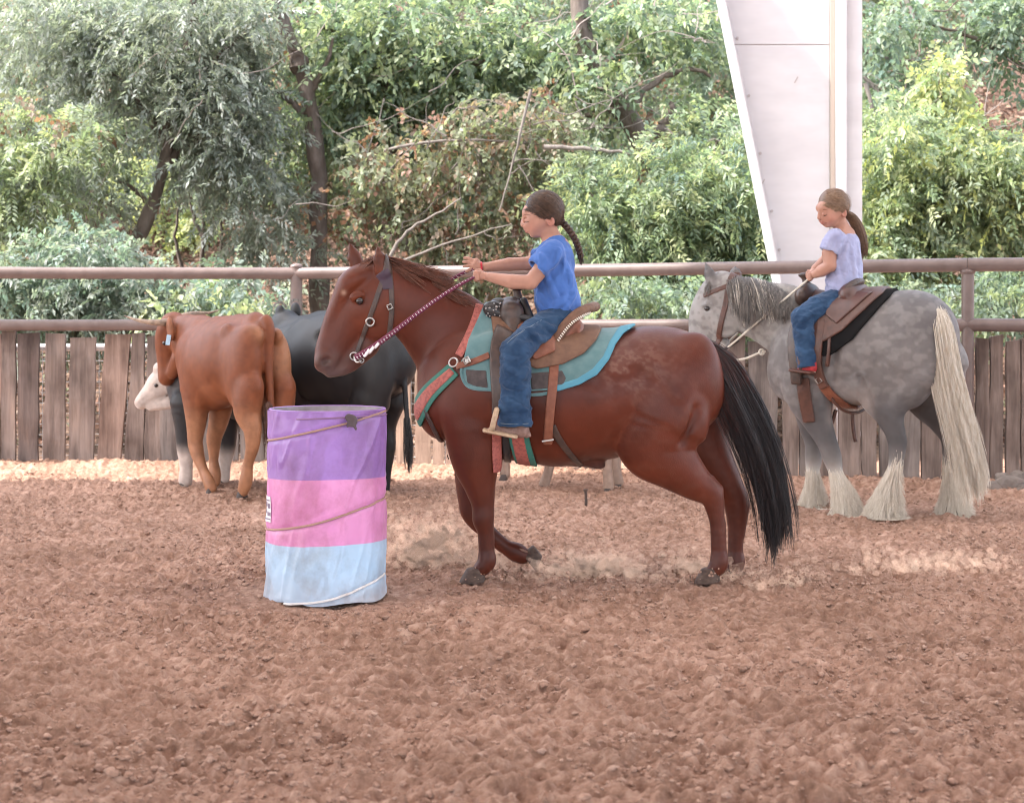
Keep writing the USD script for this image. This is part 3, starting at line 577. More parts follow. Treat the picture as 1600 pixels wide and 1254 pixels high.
    def tints(s, v, soft=.018):
        ws, cs = np.zeros(len(v)), np.zeros((len(v), 3))
        for p in [c for p in s.p for c in p.get("parts", [p])]:
            if p["sub"]: continue
            w = np.exp(-np.clip(s.dist(p, v), -.01, .3) / soft); ws += w; cs += w[:, None] * p["col"]
        return cs / np.maximum(ws, 1e-12)[:, None]
def nets(g, lo, h):
    """Surface nets of the grid g at level 0."""
    n = np.array(g.shape); ins = g < 0
    c = np.zeros(n - 1, np.int8)
    for d in np.ndindex(2, 2, 2): c += ins[d[0]:n[0] - 1 + d[0], d[1]:n[1] - 1 + d[1], d[2]:n[2] - 1 + d[2]]
    cells = np.argwhere((c > 0) & (c < 8)); idx = np.full(n - 1, -1, np.int32); idx[tuple(cells.T)] = np.arange(len(cells))
    val = np.stack([g[tuple((cells + d).T)] for d in np.ndindex(2, 2, 2)], 1); cor = np.array(list(np.ndindex(2, 2, 2)), float)
    acc, cnt = np.zeros((len(cells), 3)), np.zeros(len(cells))
    for a in range(8):
        for ax in (4, 2, 1):
            if a & ax: continue
            b = a | ax; x, y = val[:, a], val[:, b]; m = (x < 0) != (y < 0); t = np.where(m, x / np.where(m, x - y, 1), 0)[:, None]
            acc += np.where(m[:, None], cor[a] + t * (cor[b] - cor[a]), 0); cnt += m
    v = lo + h * (cells + acc / cnt[:, None]); F_ = []
    for ax in range(3):
        o = [(1, 2), (2, 0), (0, 1)][ax]; sl0 = [slice(1, -1)] * 3; sl1 = [slice(1, -1)] * 3; sl0[ax] = slice(0, -1); sl1[ax] = slice(1, None)
        a, b = ins[tuple(sl0)], ins[tuple(sl1)]; e = np.argwhere(a != b); flip = b[tuple(e.T)]
        off = np.array([1, 1, 1]); off[ax] = 0; e = e + off; u_, v_ = np.eye(3, dtype=int)[o[0]], np.eye(3, dtype=int)[o[1]]
        q = np.stack([idx[tuple((e - u_ - v_).T)], idx[tuple((e - v_).T)], idx[tuple(e.T)], idx[tuple((e - u_).T)]], 1); q[flip] = q[flip][:, ::-1]; F_.append(q[(q >= 0).all(1)])
    q = np.vstack(F_); return v, np.vstack([q[:, [0, 1, 2]], q[:, [0, 2, 3]]])
def ridges(Q, h, lines, r_, k=.018):
    """Raised folds along photo lines on the side of the garment Q that faces the camera."""
    Q.field(h)
    for i, L in enumerate(lines):
        q = [Q.hit(x, y, -.35 * r_) for x, y in spline(L, max(4, 3 * len(L)))]
        for n_, (a, b) in enumerate(zip(q[:-1], q[1:])):
            if np.linalg.norm(a - b) < .12: t = math.sin(math.pi * (n_ + .5) / (len(q) - 1)); Q.raw(a, r_ * (.55 + .45 * t), b, r_ * (.55 + .45 * t), k=k)
    return Q
def poly_sd(poly, a, z):
    """Signed distance of the points (a, z) to a closed polygon."""
    p = np.asarray(poly, float); d = np.full(a.shape, 1e9); s = np.ones(a.shape)
    for (x0, y0), (x1, y1) in zip(p, np.roll(p, -1, 0)):
        ex, ey = x1 - x0, y1 - y0; wx, wy = a - x0, z - y0; t = np.clip((wx * ex + wy * ey) / (ex * ex + ey * ey + 1e-12), 0, 1); d = np.minimum(d, (wx - ex * t) ** 2 + (wy - ey * t) ** 2)
        c1, c2, c3 = z >= y0, z < y1, ex * wy > ey * wx; s = np.where((c1 & c2 & c3) | (~c1 & ~c2 & ~c3), -s, s)
    return s * np.sqrt(d)
def shell(S, poly, t, b=.27, h=.006, inner=.006, side=0, rnd=.003, smooth=1):
    """Sheet of thickness t lying on the sculpted surface S inside a side-view outline (photo pixels, at distance b to the left).
    It wraps both sides; side=1 keeps the left (camera) side only."""
    fr = S.fr; q = np.array([fr.pt(x, y, b) for x, y in poly]); pa, pz = (q - fr.o) @ fr.f, q[:, 2]
    ga = np.array([pa.min() - 3 * h, pa.max() + 3 * h]); cs = []
    bw = (S.lo + np.array(S.g.shape) * S.h)
    ext = []
    for cx in (S.lo[0], bw[0]):
        for cy in (S.lo[1], bw[1]): ext.append((np.array([cx, cy, 0]) - fr.o) @ fr.l)
    b0, b1 = (max(-.42, min(ext)) if not side else -.03), min(.42, max(ext))
    A = np.arange(ga[0], ga[1], h); B = np.arange(b0, b1, h); Zs = np.arange(pz.min() - 3 * h, pz.max() + 3 * h, h)
    sd2 = poly_sd(np.stack([pa, pz], 1), *np.meshgrid(A, Zs, indexing="ij"))
    pts = fr.o + A[:, None, None, None] * fr.f + B[None, :, None, None] * fr.l; pts = np.broadcast_to(pts, (len(A), len(B), len(Zs), 3)).copy(); pts[..., 2] = Zs[None, None]
    d = S.at(pts); e = np.maximum(d - t, -(d + inner)); x, y = e + rnd, sd2[:, None, :] + rnd
    g = np.minimum(np.maximum(x, y), 0) + np.sqrt(np.maximum(x, 0) ** 2 + np.maximum(y, 0) ** 2) - rnd
    v, f = nets(g.astype(np.float32), np.zeros(3), h)
    w = fr.o + (v[:, 0] + A[0])[:, None] * fr.f + (v[:, 1] + B[0])[:, None] * fr.l; w[:, 2] = v[:, 2] + Zs[0]
    if np.linalg.det(np.stack([fr.f, fr.l, [0, 0, 1.0]])) < 0: f = f[:, ::-1]
    m = trimesh.Trimesh(w, f, process=False)
    if smooth: taubin(m, smooth * 2)
    return m
def band(pts, w0, w1=None, n=40):
    """Outline of a strap along photo points with widths w0..w1 in pixels."""
    q = spline(pts, n); t = np.gradient(q, axis=0); t /= np.linalg.norm(t, axis=1, keepdims=True); nn = np.stack([-t[:, 1], t[:, 0]], 1); w = np.linspace(w0, w0 if w1 is None else w1, n)[:, None] / 2
    return np.vstack([q + nn * w, (q - nn * w)[::-1]])
def strands(r, guides, n, k=12, jit=.01, wander=.02, cut=.25, fan=0.0, lock=None):
    """Hair between guide strands (g, j, 3), root to tip, gathered in locks."""
    G = np.array([spline(np.array(g), k) for g in guides]); m = len(G); t = np.linspace(0, 1, k); lock = lock or max(6, n // 14)
    def along_(u): a = np.minimum(u.astype(int), m - 2); w = (u - a)[:, None, None]; return G[a] * (1 - w) + G[a + 1] * w
    cu = r.random(lock) * (m - 1); L = along_(cu) + r.normal(0, jit, (lock, 1, 3)) * (1 + fan * t[None, :, None]) + wander * np.sin(r.uniform(0, 6.28, (lock, 1, 3)) + r.uniform(2, 6, (lock, 1, 1)) * t[None, :, None]) * t[None, :, None] * r.normal(.7, .4, (lock, 1, 3)); Lc = 1 - cut * r.random(lock) ** 1.5
    own = r.integers(0, lock, n); base = along_(r.random(n) * (m - 1)) * .25 + L[own] * .75
    base = base * (1 - .75 * t[None, :, None]) + L[own] * .75 * t[None, :, None]
    o = r.normal(0, jit * .55, (n, 1, 3)) * (1 - .45 * t[None, :, None]); ind = wander * .35 * np.sin(r.uniform(0, 6.28, (n, 1, 3)) + r.uniform(3, 9, (n, 1, 1)) * t[None, :, None]) * t[None, :, None] * r.normal(.6, .5, (n, 1, 3))
    S = base + o + ind; ln = Lc[own] * (1 - .18 * r.random(n))
    return np.stack([np.stack([np.interp(t * l, t, s_[:, j]) for j in range(3)], 1) for s_, l in zip(S, ln)])
def tapered(n, k, w, r): return w * r.uniform(.7, 1.3, (n, 1)) * np.linspace(1, .35, k)[None]
# ------------------------------------------------------------------ chestnut horse
coat = (.078, .0160, .0074); dark = (.024, .0075, .0055); lite = (.125, .031, .0125)
H = Fr(860, 8.28, 0); S = Sculpt(H, .035, coat)
# trunk
S.chain([(735, 590, 0, 83, .86), (800, 612, 0, 103, .86), (870, 622, 0, 103, .95), (940, 618, 0, 96, .98), (1010, 606, 0, 92, .92), (1050, 604, 0, 84)], k=.05)
S.e((1030, 572, .0), (78, 74, 60), -8, k=.05)
S.e((755, 530, 0), (60, 32, 42), -25, k=.07)                                          # withers
S.e((1075, 602, .125), (48, 36, 84), 12, k=.05); S.e((1075, 602, -.125), (48, 36, 84), 12, k=.05)       # buttocks
S.e((705, 628, .07), (52, 40, 62), 25, k=.05); S.e((705, 628, -.07), (52, 40, 62), 25, k=.05)           # breast
S.e((748, 612, .19), (50, 24, 92), 22, k=.04); S.e((748, 612, -.19), (50, 24, 92), 22, k=.04)           # shoulder
# neck
S.chain([(752, 562, 0, 74, .52), (700, 520, 0, 66, .5), (655, 480, 0, 54, .5), (618, 452, 0, 44)], k=.05)
# head
hk = .02
S.chain([(603, 452, 0, 42, .62), (585, 478, 0, 46, .62), (566, 488, 0, 40, .60), (540, 518, 0, 30, .66), (519, 550, 0, 25, .78), (514, 562, 0, 23)], k=hk)
S.chain([(585, 428, 0, 20, .9), (552, 440, 0, 21, 1.25), (534, 470, 0, 17, 1.1), (517, 510, 0, 14, 1.0), (507, 545, 0, 13)], k=hk)     # forehead and nose bone
S.e((594, 494, .055), (38, 9, 34), -30, k=.02); S.e((594, 494, -.055), (38, 9, 34), -30, k=.02)       # cheeks
S.c((572, 540, 0), 20, (538, 571, 0), 14, w=.85, k=.018, col=(.075, .035, .028))                       # lower jaw to chin
S.c((516, 580, 0), 10, (534, 577, 0), 10, w=1.2, k=.012, col=(.10, .06, .05))
S.e((506, 566, .03), (14, 9, 16), 40, k=.015, col=(.09, .038, .028)); S.e((506, 566, -.03), (14, 9, 16), 40, k=.015)
S.c((553, 554, .082), 2.2, (528, 572, .078), 2.2, k=.008, sub=True)                                         # mouth line
S.e((508, 564, .078), (6.5, 7, 10), 55, k=.006, sub=True)                                                # nostril
S.e((558, 463, .095), (13, 6, 9), -20, k=.012); S.e((562, 470, .106), (8, 4, 5), -20, k=.008, sub=True)   # brow and socket
S.c((600, 500, 0), 24, (548, 566, 0), 13, w=.75, k=.03)
for b_, tip, base in ((.075, (590, 386), (598, 424)), (-.075, (547, 381), (561, 420))):               # ears
    S.c((base[0], base[1], b_), 12, ((tip[0] + base[0]) / 2 - 1, (tip[1] + base[1]) / 2, b_ * 1.05), 11, k=.015, w=.7); S.c(((tip[0] + base[0]) / 2 - 1, (tip[1] + base[1]) / 2, b_ * 1.05), 11, (tip[0], tip[1], b_ * .95), 2.5, k=.006, w=.6)
    S.c((base[0] - 9, base[1] - 10, b_), 4, (tip[0] - 6, tip[1] + 10, b_), 2, k=.006, sub=True, w=.6)
# near fore leg
def foreleg(b, p, kk=.025):
    p = [(q[0], q[1], q[2] * 1.04, *q[3:]) for q in p]
    S.chain([(*p[0], b, p[0][2]) if False else (p[0][0], p[0][1], b, p[0][2], .62)] + [(q[0], q[1], b, q[2], q[3] if len(q) > 3 else .8) for q in p[1:]], k=kk)
foreleg(.165, [(742, 672, 46, .62), (743, 715, 37, .72), (750, 760, 23, .85), (755, 793, 16.5, .9), (755, 810, 16, .95), (759, 830, 12, .9), (760, 862, 11.5, .85), (761, 874, 13.5, .9), (751, 889, 11.5, 1)])
S.e((760, 810, .165), (8, 10, 11), 0, k=.01)
# far fore leg, lifted and folded back
foreleg(-.165, [(738, 668, 42, .62), (738, 715, 30, .75), (735, 765, 21, .85), (735, 792, 17, .9), (742, 808, 15.5, .9), (765, 833, 11.5, .85), (793, 856, 11, .85), (806, 862, 14, .9), (817, 868, 12, 1)])
# hind legs
def hind(b, p, kk=.028):
    p = [(q[0], q[1], q[2] * 1.03, *q[3:]) for q in p]
    S.chain([(q[0], q[1], b * (q[4] if len(q) > 4 else 1), q[2], q[3]) for q in p], k=kk)
hind(.19, [(1030, 655, 76, .52), (1022, 692, 56, .6), (1050, 722, 41, .7), (1082, 751, 28, .75), (1112, 775, 17.5, .75), (1117, 795, 13.5, .8), (1121, 820, 11, .85), (1123, 864, 11.5, .85), (1124, 876, 13.5, .9), (1116, 891, 12, 1)])
S.c((1112, 748, .19), 5, (1124, 764, .19), 6, k=.015, w=.7); S.c((1124, 764, .19), 6, (1127, 830, .19), 4.5, k=.012)
hind(-.15, [(1060, 650, 74, .52), (1085, 690, 52, .6), (1115, 728, 33, .7), (1136, 758, 24, .75), (1150, 784, 19, .75), (1151, 802, 16, .8), (1150, 824, 12.5, .85), (1149, 864, 11.5, .85), (1150, 876, 13.5, .9), (1142, 890, 12, 1)])
S.c((1152, 762, -.15), 7, (1163, 788, -.15), 8, k=.02, w=.7); S.c((1163, 790, -.15), 8, (1158, 835, -.15), 6, k=.015)
S.c((1078, 546, 0), 17, (1112, 551, 0), 15, k=.02); S.c((1112, 551, 0), 15, (1145, 590, 0), 10, k=.015)  # dock
S.c((905, 706, .0), 20, (965, 678, 0), 16, k=.05)                                                     # flank and sheath
S.e((925, 722, .02), (22, 12, 9), 15, k=.03, col=(.06, .03, .025))
# grooves that model the muscles
S.c((770, 660, .33), 6, (795, 590, .35), 7, k=.05, sub=True)
S.c((1088, 640, .280), 3, (1066, 690, .28), 3, k=.06, sub=True)
S.c((860, 575, .36), 5, (930, 600, .36), 6, k=.05, sub=True); 
S.c((1010, 560, .32), 5, (1060, 620, .33), 5, k=.05, sub=True); 
S.c((766, 826, .17), 5, (768, 872, .165), 5, k=.01); S.c((1129, 815, .19), 5, (1131, 868, .19), 5, k=.01)
S.field(.009); SH = S
chestnut = thing("horse", "chestnut brown horse in teal saddle pad turning around the striped barrel", "horse", loc=H.o)
hm = S.mesh(2); hv = np.array(hm.vertices); ti = S.tints(hv)
def pxof(v): return 800 + v[:, 0] / v[:, 1] * F, HY - (v[:, 2] - HC) / v[:, 1] * F
vx, vy = pxof(hv)
hn = meshkit.fbm(hv * 6, 4, 3)
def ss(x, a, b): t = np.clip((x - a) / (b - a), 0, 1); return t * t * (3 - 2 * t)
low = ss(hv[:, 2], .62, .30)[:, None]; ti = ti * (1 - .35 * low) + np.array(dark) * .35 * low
roan = (np.exp(-((vx - 985) / 60) ** 2 - ((vy - 575) / 42) ** 2) * (.35 + .65 * ss(meshkit.fbm(hv * 48, 3, 8), .45, .6)) * ss(meshkit.fbm(hv * 14, 3, 18), .38, .56) * .85)[:, None]; ti = ti * (1 - roan) + np.array((.16, .082, .064)) * roan
roan = (ss(vx, 860, 1000) * ss(meshkit.fbm(hv * 30, 4, 9), .45, .7) * .16)[:, None]; ti = ti * (1 - roan) + np.array((.11, .046, .03)) * roan
er = (ss(vy, 424, 408) * (vx < 615) * .75)[:, None]; ti = ti * (1 - er) + np.array((.030, .0095, .007)) * er
fc = (ss(vx, 660, 590) * ss(vy, 560, 470) * .35)[:, None]; ti = ti * (1 - fc) + np.array(lite) * fc
for q, rr, cc, am in (((537, 457), 4, (.35, .22, .16), .8), ((516, 588), 24, (.10, .07, .062), .75), ((508, 568), 10, (.022, .012, .011), .9), ((522, 566), 26, (.075, .042, .036), .55)):
    w_ = (np.exp(-((vx - q[0]) ** 2 + (vy - q[1]) ** 2) / rr ** 2) * am)[:, None]; ti = ti * (1 - w_) + np.array(cc) * w_
sock = np.exp(-((vx - 741) ** 2 / 30 + (vy - 775) ** 2 / 60))[:, None] * 0
ti *= (.86 + .28 * hn)[:, None]
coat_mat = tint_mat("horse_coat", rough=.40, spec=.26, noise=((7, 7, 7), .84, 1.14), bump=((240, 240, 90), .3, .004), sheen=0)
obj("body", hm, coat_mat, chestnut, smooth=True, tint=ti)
hoof_mat = mat("hoof", (.050, .029, .021), .7, noise=((.11, .072, .055), (30, 30, 60), 4, .4, .75))
eye_mat = mat("dark_eye", (.012, .008, .007), .08, spec=.8)
def hoof(parent, c, toe, r, h=.075, m=hoof_mat, name="hoof"):
    """Hoof standing at c (ground centre), pointing along toe."""
    toe = unit(np.asarray(toe, float)); sd_ = np.array([-toe[1], toe[0], 0]) if abs(toe[2]) < .95 else np.array([0, 1.0, 0]); sd_ = unit(sd_); up = np.cross(toe, sd_); up = up if up[2] > 0 else -up; n = 22; a = np.arange(n) * 2 * np.pi / n; rows = []
    for s, sc in ((0, 1.06), (.12, 1.08), (.5, .95), (.92, .80), (1.0, .72)):
        rows.append(c + up * h * s + toe * (r * (.35 - .42 * s)) + (np.cos(a) * r * sc * 1.08)[:, None] * toe + (np.sin(a) * r * sc * .92)[:, None] * sd_)
    v = np.vstack(rows + [[c + toe * r * .3], [c + up * h + toe * r * -.1]]); f = []
    for k in range(4):
        for j in range(n): A, B = k * n + j, k * n + (j + 1) % n; f += [[A, B, B + n], [A, B + n, A + n]]
    for j in range(n): f += [[5 * n, (j + 1) % n, j], [5 * n + 1, 4 * n + j, 4 * n + (j + 1) % n]]
    hh = trimesh.Trimesh(v, f, process=False); hh.fix_normals(); return obj(name, hh, m, parent, smooth=50)
for (px, py, b, toe) in ((743, 909, .165, (-1, 0, -.05)), (1110, 909, .19, (-1, 0, -.05)), (1136, 908, -.15, (-1, 0, -.05))):
    hoof(chestnut, H.pt(px, py, b), toe, .058)
hoof(chestnut, H.pt(824, 874, -.165), (.6, 0, -.75), .05)
def eyeball(parent, c, r, m=eye_mat, name="eye"):
    q = trimesh.creation.icosphere(3, r); q.apply_translation(c); return obj(name, q, m, parent, smooth=True)
eyeball(chestnut, H.pt(562, 470, .098), .021); eyeball(chestnut, H.pt(562, 470, -.098), .021)
# mane, forelock and tail
def hair_mat(name, c1, c2, rough=.38, streak=(70, 70, 9)):
    return usdkit.material(stage, "/World/Looks/" + name, {"g": ("geometry", {}), "m": ("mapping", {"scale": streak}), "n": ("noise_texture", {"scale": 1.0, "detail": 4, "roughness": .65}), "r": ("rgb_ramp", {"ramp": [(.36, c1), (.64, c2)]}),
        "p": ("principled_bsdf", {"roughness": rough, "specular_ior_level": .45})}, [("g.position", "m.vector"), ("m.vector", "n.vector"), ("n.fac", "r.fac"), ("r.color", "p.base_color")], surface="p.BSDF")
mane_mat = hair_mat("red_mane", (.055, .017, .010), (.15, .050, .026), .38, (16, 60, 60)); tail_mat = hair_mat("dark_tail", (.005, .0045, .006), (.020, .012, .012)); dock_mat = hair_mat("dock_hair", (.022, .006, .005), (.075, .018, .013))
r = np.random.default_rng(44)
def G(fr, pts): return [fr.pt(*p) for p in pts]
gd = [G(H, [(588, 404, .02), (606, 412, .05), (630, 430, .06), (655, 452, .07)]), G(H, [(604, 405, 0), (635, 412, .03), (668, 428, .05), (700, 450, .05)]),
      G(H, [(622, 414, 0), (655, 421, .03), (690, 432, .04), (722, 446, .04)]), G(H, [(645, 430, 0), (672, 436, .04), (700, 446, .05), (730, 460, .04)]), G(H, [(668, 447, 0), (690, 458, .05), (710, 472, .06), (735, 480, .06)]), G(H, [(690, 465, 0), (705, 476, .06), (722, 486, .07), (742, 492, .06)])]
curves("mane", strands(r, gd, 1500, 12, .009, .018, .4, 1.2), tapered(1500, 12, .0035, r), mane_mat, chestnut)
gd = [G(H, [(590, 402, -.02), (575, 408, 0), (558, 420, .03), (545, 440, .05)]), G(H, [(590, 402, .02), (580, 410, .04), (567, 424, .06), (556, 444, .07)])]
curves("forelock", strands(r, gd, 260, 10, .006, .012, .4, .5), tapered(260, 10, .0032, r), mane_mat, chestnut)
gt = [G(H, [(1084, 548, .03), (1098, 578, .05), (1118, 630, .05), (1146, 690, .03), (1172, 750, .0), (1190, 820, -.02), (1196, 886, -.02)]),
      G(H, [(1088, 543, .04), (1110, 566, .07), (1136, 625, .07), (1167, 690, .04), (1188, 750, .02), (1202, 820, 0), (1206, 884, 0)]),
      G(H, [(1096, 539, .02), (1124, 557, .05), (1156, 612, .05), (1187, 680, .02), (1206, 750, 0), (1218, 820, 0), (1220, 868, 0)]),
      G(H, [(1102, 538, 0), (1138, 553, .0), (1178, 604, .0), (1208, 670, -.01), (1226, 740, -.02), (1236, 805, -.02), (1238, 850, -.02)])]
curves("tail", strands(r, gt, 4200, 18, .013, .020, .40, .6, 150), tapered(4200, 18, .0030, r), tail_mat, chestnut)
gt2 = [[p for p in np.array(g)[:4]] for g in gt]
curves("tail_top", strands(r, [np.array(g) + [0, -.012, .006] for g in gt2], 1300, 10, .012, .012, .5, .3), tapered(1300, 10, .0032, r), dock_mat, chestnut)
gs = [G(H, [(1090, 548, .1), (1118, 620, .1), (1145, 690, .08), (1160, 760, .06), (1152, 830, .05)]), G(H, [(1150, 560, .02), (1205, 650, .0), (1235, 740, 0), (1252, 800, 0)]), G(H, [(1100, 545, .05), (1160, 640, .05), (1195, 740, .03), (1205, 860, .02), (1195, 895, .02)])]
curves("loose_tail_hair", strands(r, [gs[0], gs[2], [p for p in gs[1]]][:2], 60, 14, .02, .05, .3, 1.5), tapered(60, 14, .003, r), tail_mat, chestnut)
# ------------------------------------------------------------------ tack of the chestnut horse
felt_teal = mat("teal_felt", (.075, .155, .165), .9, noise=((.115, .20, .205), 14, 5, .35, .7), bump=(300, .35, .002), sheen=.2)
felt_blue = mat("blue_trim", (.07, .23, .31), .75, bump=(300, .3, .002)); felt_brown = mat("worn_patch_leather", (.045, .036, .036), .75, noise=((.075, .06, .058), 30, 4, .4, .7))
suede = mat("brown_saddle_leather", (.155, .078, .045), .62, noise=((.095, .045, .027), 22, 5, .35, .72), bump=(180, .35, .002), spec=.4)
dark_leather = mat("dark_leather", (.034, .020, .016), .42, noise=((.065, .036, .026), 26, 4, .4, .7), bump=(160, .25, .002), spec=.5)
rust_leather = mat("rust_strap_leather", (.15, .048, .026), .5, noise=((.20, .075, .042), 30, 4, .4, .7), bump=(160, .25, .002))
coral = mat("coral_leather", (.34, .095, .075), .6, noise=((.22, .06, .05), 60, 4, .45, .6), bump=(140, .4, .003))
green_trim = mat("green_trim", (.03, .13, .10), .6); silver_m = mat("silver_fitting", (.42, .41, .40), .3, metal=1.0); lace_white = mat("white_lacing", (.66, .62, .55), .7)
cantle_red = mat("cantle_leather", (.20, .072, .045), .5, noise=((.12, .05, .03), 40, 4, .4, .7)); black_leather = mat("black_leather", (.014, .013, .014), .35, spec=.5); tan_raw = mat("rawhide_stirrup", (.42, .30, .20), .6, noise=((.30, .20, .13), 40, 4, .4, .7))
pad = thing("saddle_pad", "teal felt saddle pad with blue edge on the chestnut horse", "saddle pad", loc=H.pt(860, 560))
PAD = [(757, 470), (744, 500), (731, 530), (724, 562), (722, 588), (727, 600), (742, 606), (800, 612), (868, 608), (905, 597), (930, 582), (948, 560), (960, 536), (974, 519), (996, 506), (1004, 496), (990, 470)]
obj("felt", shell(SH, PAD, .020, h=.007, rnd=.008), felt_teal, pad, smooth=40)
edge = [(868, 611), (905, 600), (932, 585), (951, 562), (963, 538), (977, 521), (998, 508), (1006, 496), (1006, 465), (988, 465), (988, 500), (968, 514), (954, 532), (942, 556), (924, 576), (901, 590), (866, 601)]
obj("trim", shell(SH, edge, .0235, h=.007, rnd=.004), felt_blue, pad, smooth=40)
obj("worn_patch", shell(SH, [(727, 577), (760, 578), (763, 606), (742, 603), (730, 598)], .0225, h=.005, side=1), felt_brown, pad, smooth=40)
obj("worn_patch", shell(SH, [(828, 582), (878, 578), (884, 590), (878, 604), (830, 608)], .0225, h=.005, side=1), felt_brown, pad, smooth=40)
obj("binding", shell(SH, band([(724, 562), (722, 588), (730, 602), (760, 608), (800, 613), (868, 609)], 5), .0235, h=.005, side=1), felt_teal, pad, smooth=40)
saddle = thing("saddle", "brown western saddle with white laced cantle under the rider in blue", "saddle", loc=H.pt(850, 530))
obj("skirt", shell(SH, [(764, 478), (770, 520), (785, 552), (812, 564), (838, 576), (880, 568), (912, 552), (932, 532), (944, 512), (934, 496), (900, 470)], .040, h=.007, rnd=.010), suede, saddle, smooth=40)
obj("jockey", shell(SH, [(806, 500), (812, 545), (836, 562), (868, 548), (868, 500)], .052, h=.007, rnd=.010), rust_leather, saddle, smooth=40)
Q = Sculpt(H, .014, (.1, .05, .03)); Q.e((842, 512, 0), (52, 52, 22), -4, k=.03)
for sg in (1, -1): Q.chain([(848, 538, .185 * sg, 10), (872, 520, .19 * sg, 11)], k=.03)
obj("seat", Q.field(.008).mesh(1), suede, saddle, smooth=True)
Q = Sculpt(H, .02); Q.e((896, 514, 0), (17, 50, 33), -38, k=.02)
for sg in (1, -1): Q.c((868, 540, .185 * sg), 9, (900, 505, .16 * sg), 8)
obj("cantle", Q.field(.007).mesh(1), cantle_red, saddle, smooth=True)
Q = Sculpt(H, .01)
for sg in (1, -1): Q.chain([(858, 550, .205 * sg, 6), (868, 532, .212 * sg, 7.5), (884, 508, .20 * sg, 8), (903, 490, .165 * sg, 8), (921, 481, .10 * sg, 7.5), (930, 479, 0, 7)], k=.012)
obj("cantle_roll", Q.field(.005).mesh(1), suede, saddle, smooth=True)
lc = spline([H.pt(*p) for p in [(866, 541, .236), (876, 526, .238), (890, 508, .228), (906, 496, .196), (922, 488, .135)]], 24)
obj("lacing", cat([box(p, [.013, .006, .007], trimesh.transformations.rotation_matrix(.7, [0, 1, 0])) for p in lc]), lace_white, saddle)
Q = Sculpt(H, .018)
Q.e((797, 488, 0), (24, 44, 25), 15, k=.02)
for sg in (1, -1): Q.e((800, 493, .115 * sg), (19, 14, 22), 10, k=.025); Q.c((803, 510, .14 * sg), 12, (800, 545, .21 * sg), 8, k=.03)
obj("fork", Q.field(.007).mesh(1), dark_leather, saddle, smooth=True)
Q = Sculpt(H, .01); Q.c((811, 476, 0), 8, (807, 452, 0), 5.5); Q.e((805, 449, 0), (12, 12, 4.5), 10, k=.006)
obj("horn", Q.field(.005).mesh(1), dark_leather, saddle, smooth=True)
Q = Sculpt(H, .012)
for sg in (1, -1): Q.e((774, 486, .09 * sg), (20, 12, 15), 25); Q.e((784, 476, .05 * sg), (18, 12, 10), 15)
Q.c((770, 488, .1), 6, (828, 498, .15), 5); Q.c((818, 470, .06), 6, (828, 497, .10), 7)
obj("pommel_bag", Q.field(.006).mesh(1), black_leather, saddle, smooth=True)
r = np.random.default_rng(5)
dots = []
for k in range(26):
    p = Q.hit(r.uniform(758, 792), r.uniform(474, 496), .002); m = trimesh.creation.icosphere(1, .005); m.apply_translation(p); dots.append(m)
obj("silver_beads", cat(dots), silver_m, saddle)
obj("fender", shell(SH, band([(790, 512), (779, 550), (779, 600), (778, 648)], 30, 20), .050, h=.007, rnd=.01, side=1), dark_leather, saddle, smooth=40)
obj("fender", shell(SH, band([(790, 512), (779, 550), (779, 600), (778, 648)], 30, 20), .050, h=.010, rnd=.01).slice_plane(H.o, -H.l), dark_leather, saddle, smooth=40)
obj("rear_billet", shell(SH, band([(866, 548), (863, 600), (858, 650), (856, 694)], 15, 14), .030, h=.005, side=1), rust_leather, saddle, smooth=40)
obj("rear_cinch", shell(SH, band([(862, 664), (876, 690), (894, 714), (912, 735)], 12, 8), .012, h=.005, side=1), dark_leather, saddle, smooth=40)
kp = SH.hit(857, 682, .034); obj("keeper", box(kp, [.062, .008, .008], trimesh.transformations.rotation_matrix(-.15, [0, 1, 0])), silver_m, saddle)
co = SH.hit(896, 527, .055); obj("concho", trimesh.creation.icosphere(2, .014).apply_scale([1, .5, 1]).apply_translation(co), silver_m, saddle, smooth=True)
obj("cinch_strap", shell(SH, band([(778, 640), (776, 690), (778, 740)], 15), .016, h=.006), coral, saddle, smooth=40)
obj("cinch", shell(SH, band([(804, 640), (812, 690), (826, 740)], 32), .014, h=.006), green_trim, saddle, smooth=40)
obj("cinch_pattern", shell(SH, band([(803, 640), (810, 690), (822, 740)], 20), .017, h=.006), coral, saddle, smooth=40)
obj("cinch_gap_strap", shell(SH, band([(789, 660), (791, 700), (794, 740)], 12), .011, h=.006), black_leather, saddle, smooth=40)
# stirrup
st = [H.pt(774, 640, .36 + q) for q in (0,)][0]
def stirrup(fr, top, bot, b, w, rad, m, parent, tread):
    pts = []
    for t in np.linspace(0, 2 * np.pi, 33):
        px = top[0] + (bot[0] - top[0]) * (1 - math.cos(t)) / 2; py = top[1] + (bot[1] - top[1]) * (1 - math.cos(t)) / 2
        pts.append(fr.pt(px, py, b + w * math.sin(t) * (.75 + .35 * (1 - math.cos(t)) / 2)))
    o = obj("stirrup", tube(pts, rad, 10, cap=False), m, parent, smooth=True)
    q = Sculpt(fr, .006); q.c((tread[0], tread[1], b), 3.4, (tread[2], tread[3], b), 3.4, w=7)
    obj("tread", q.field(.005).mesh(0), m, o, smooth=True)
stirrup(H, (776, 640), (768, 672), .40, .066, .0145, tan_raw, saddle, (757, 672, 806, 682))
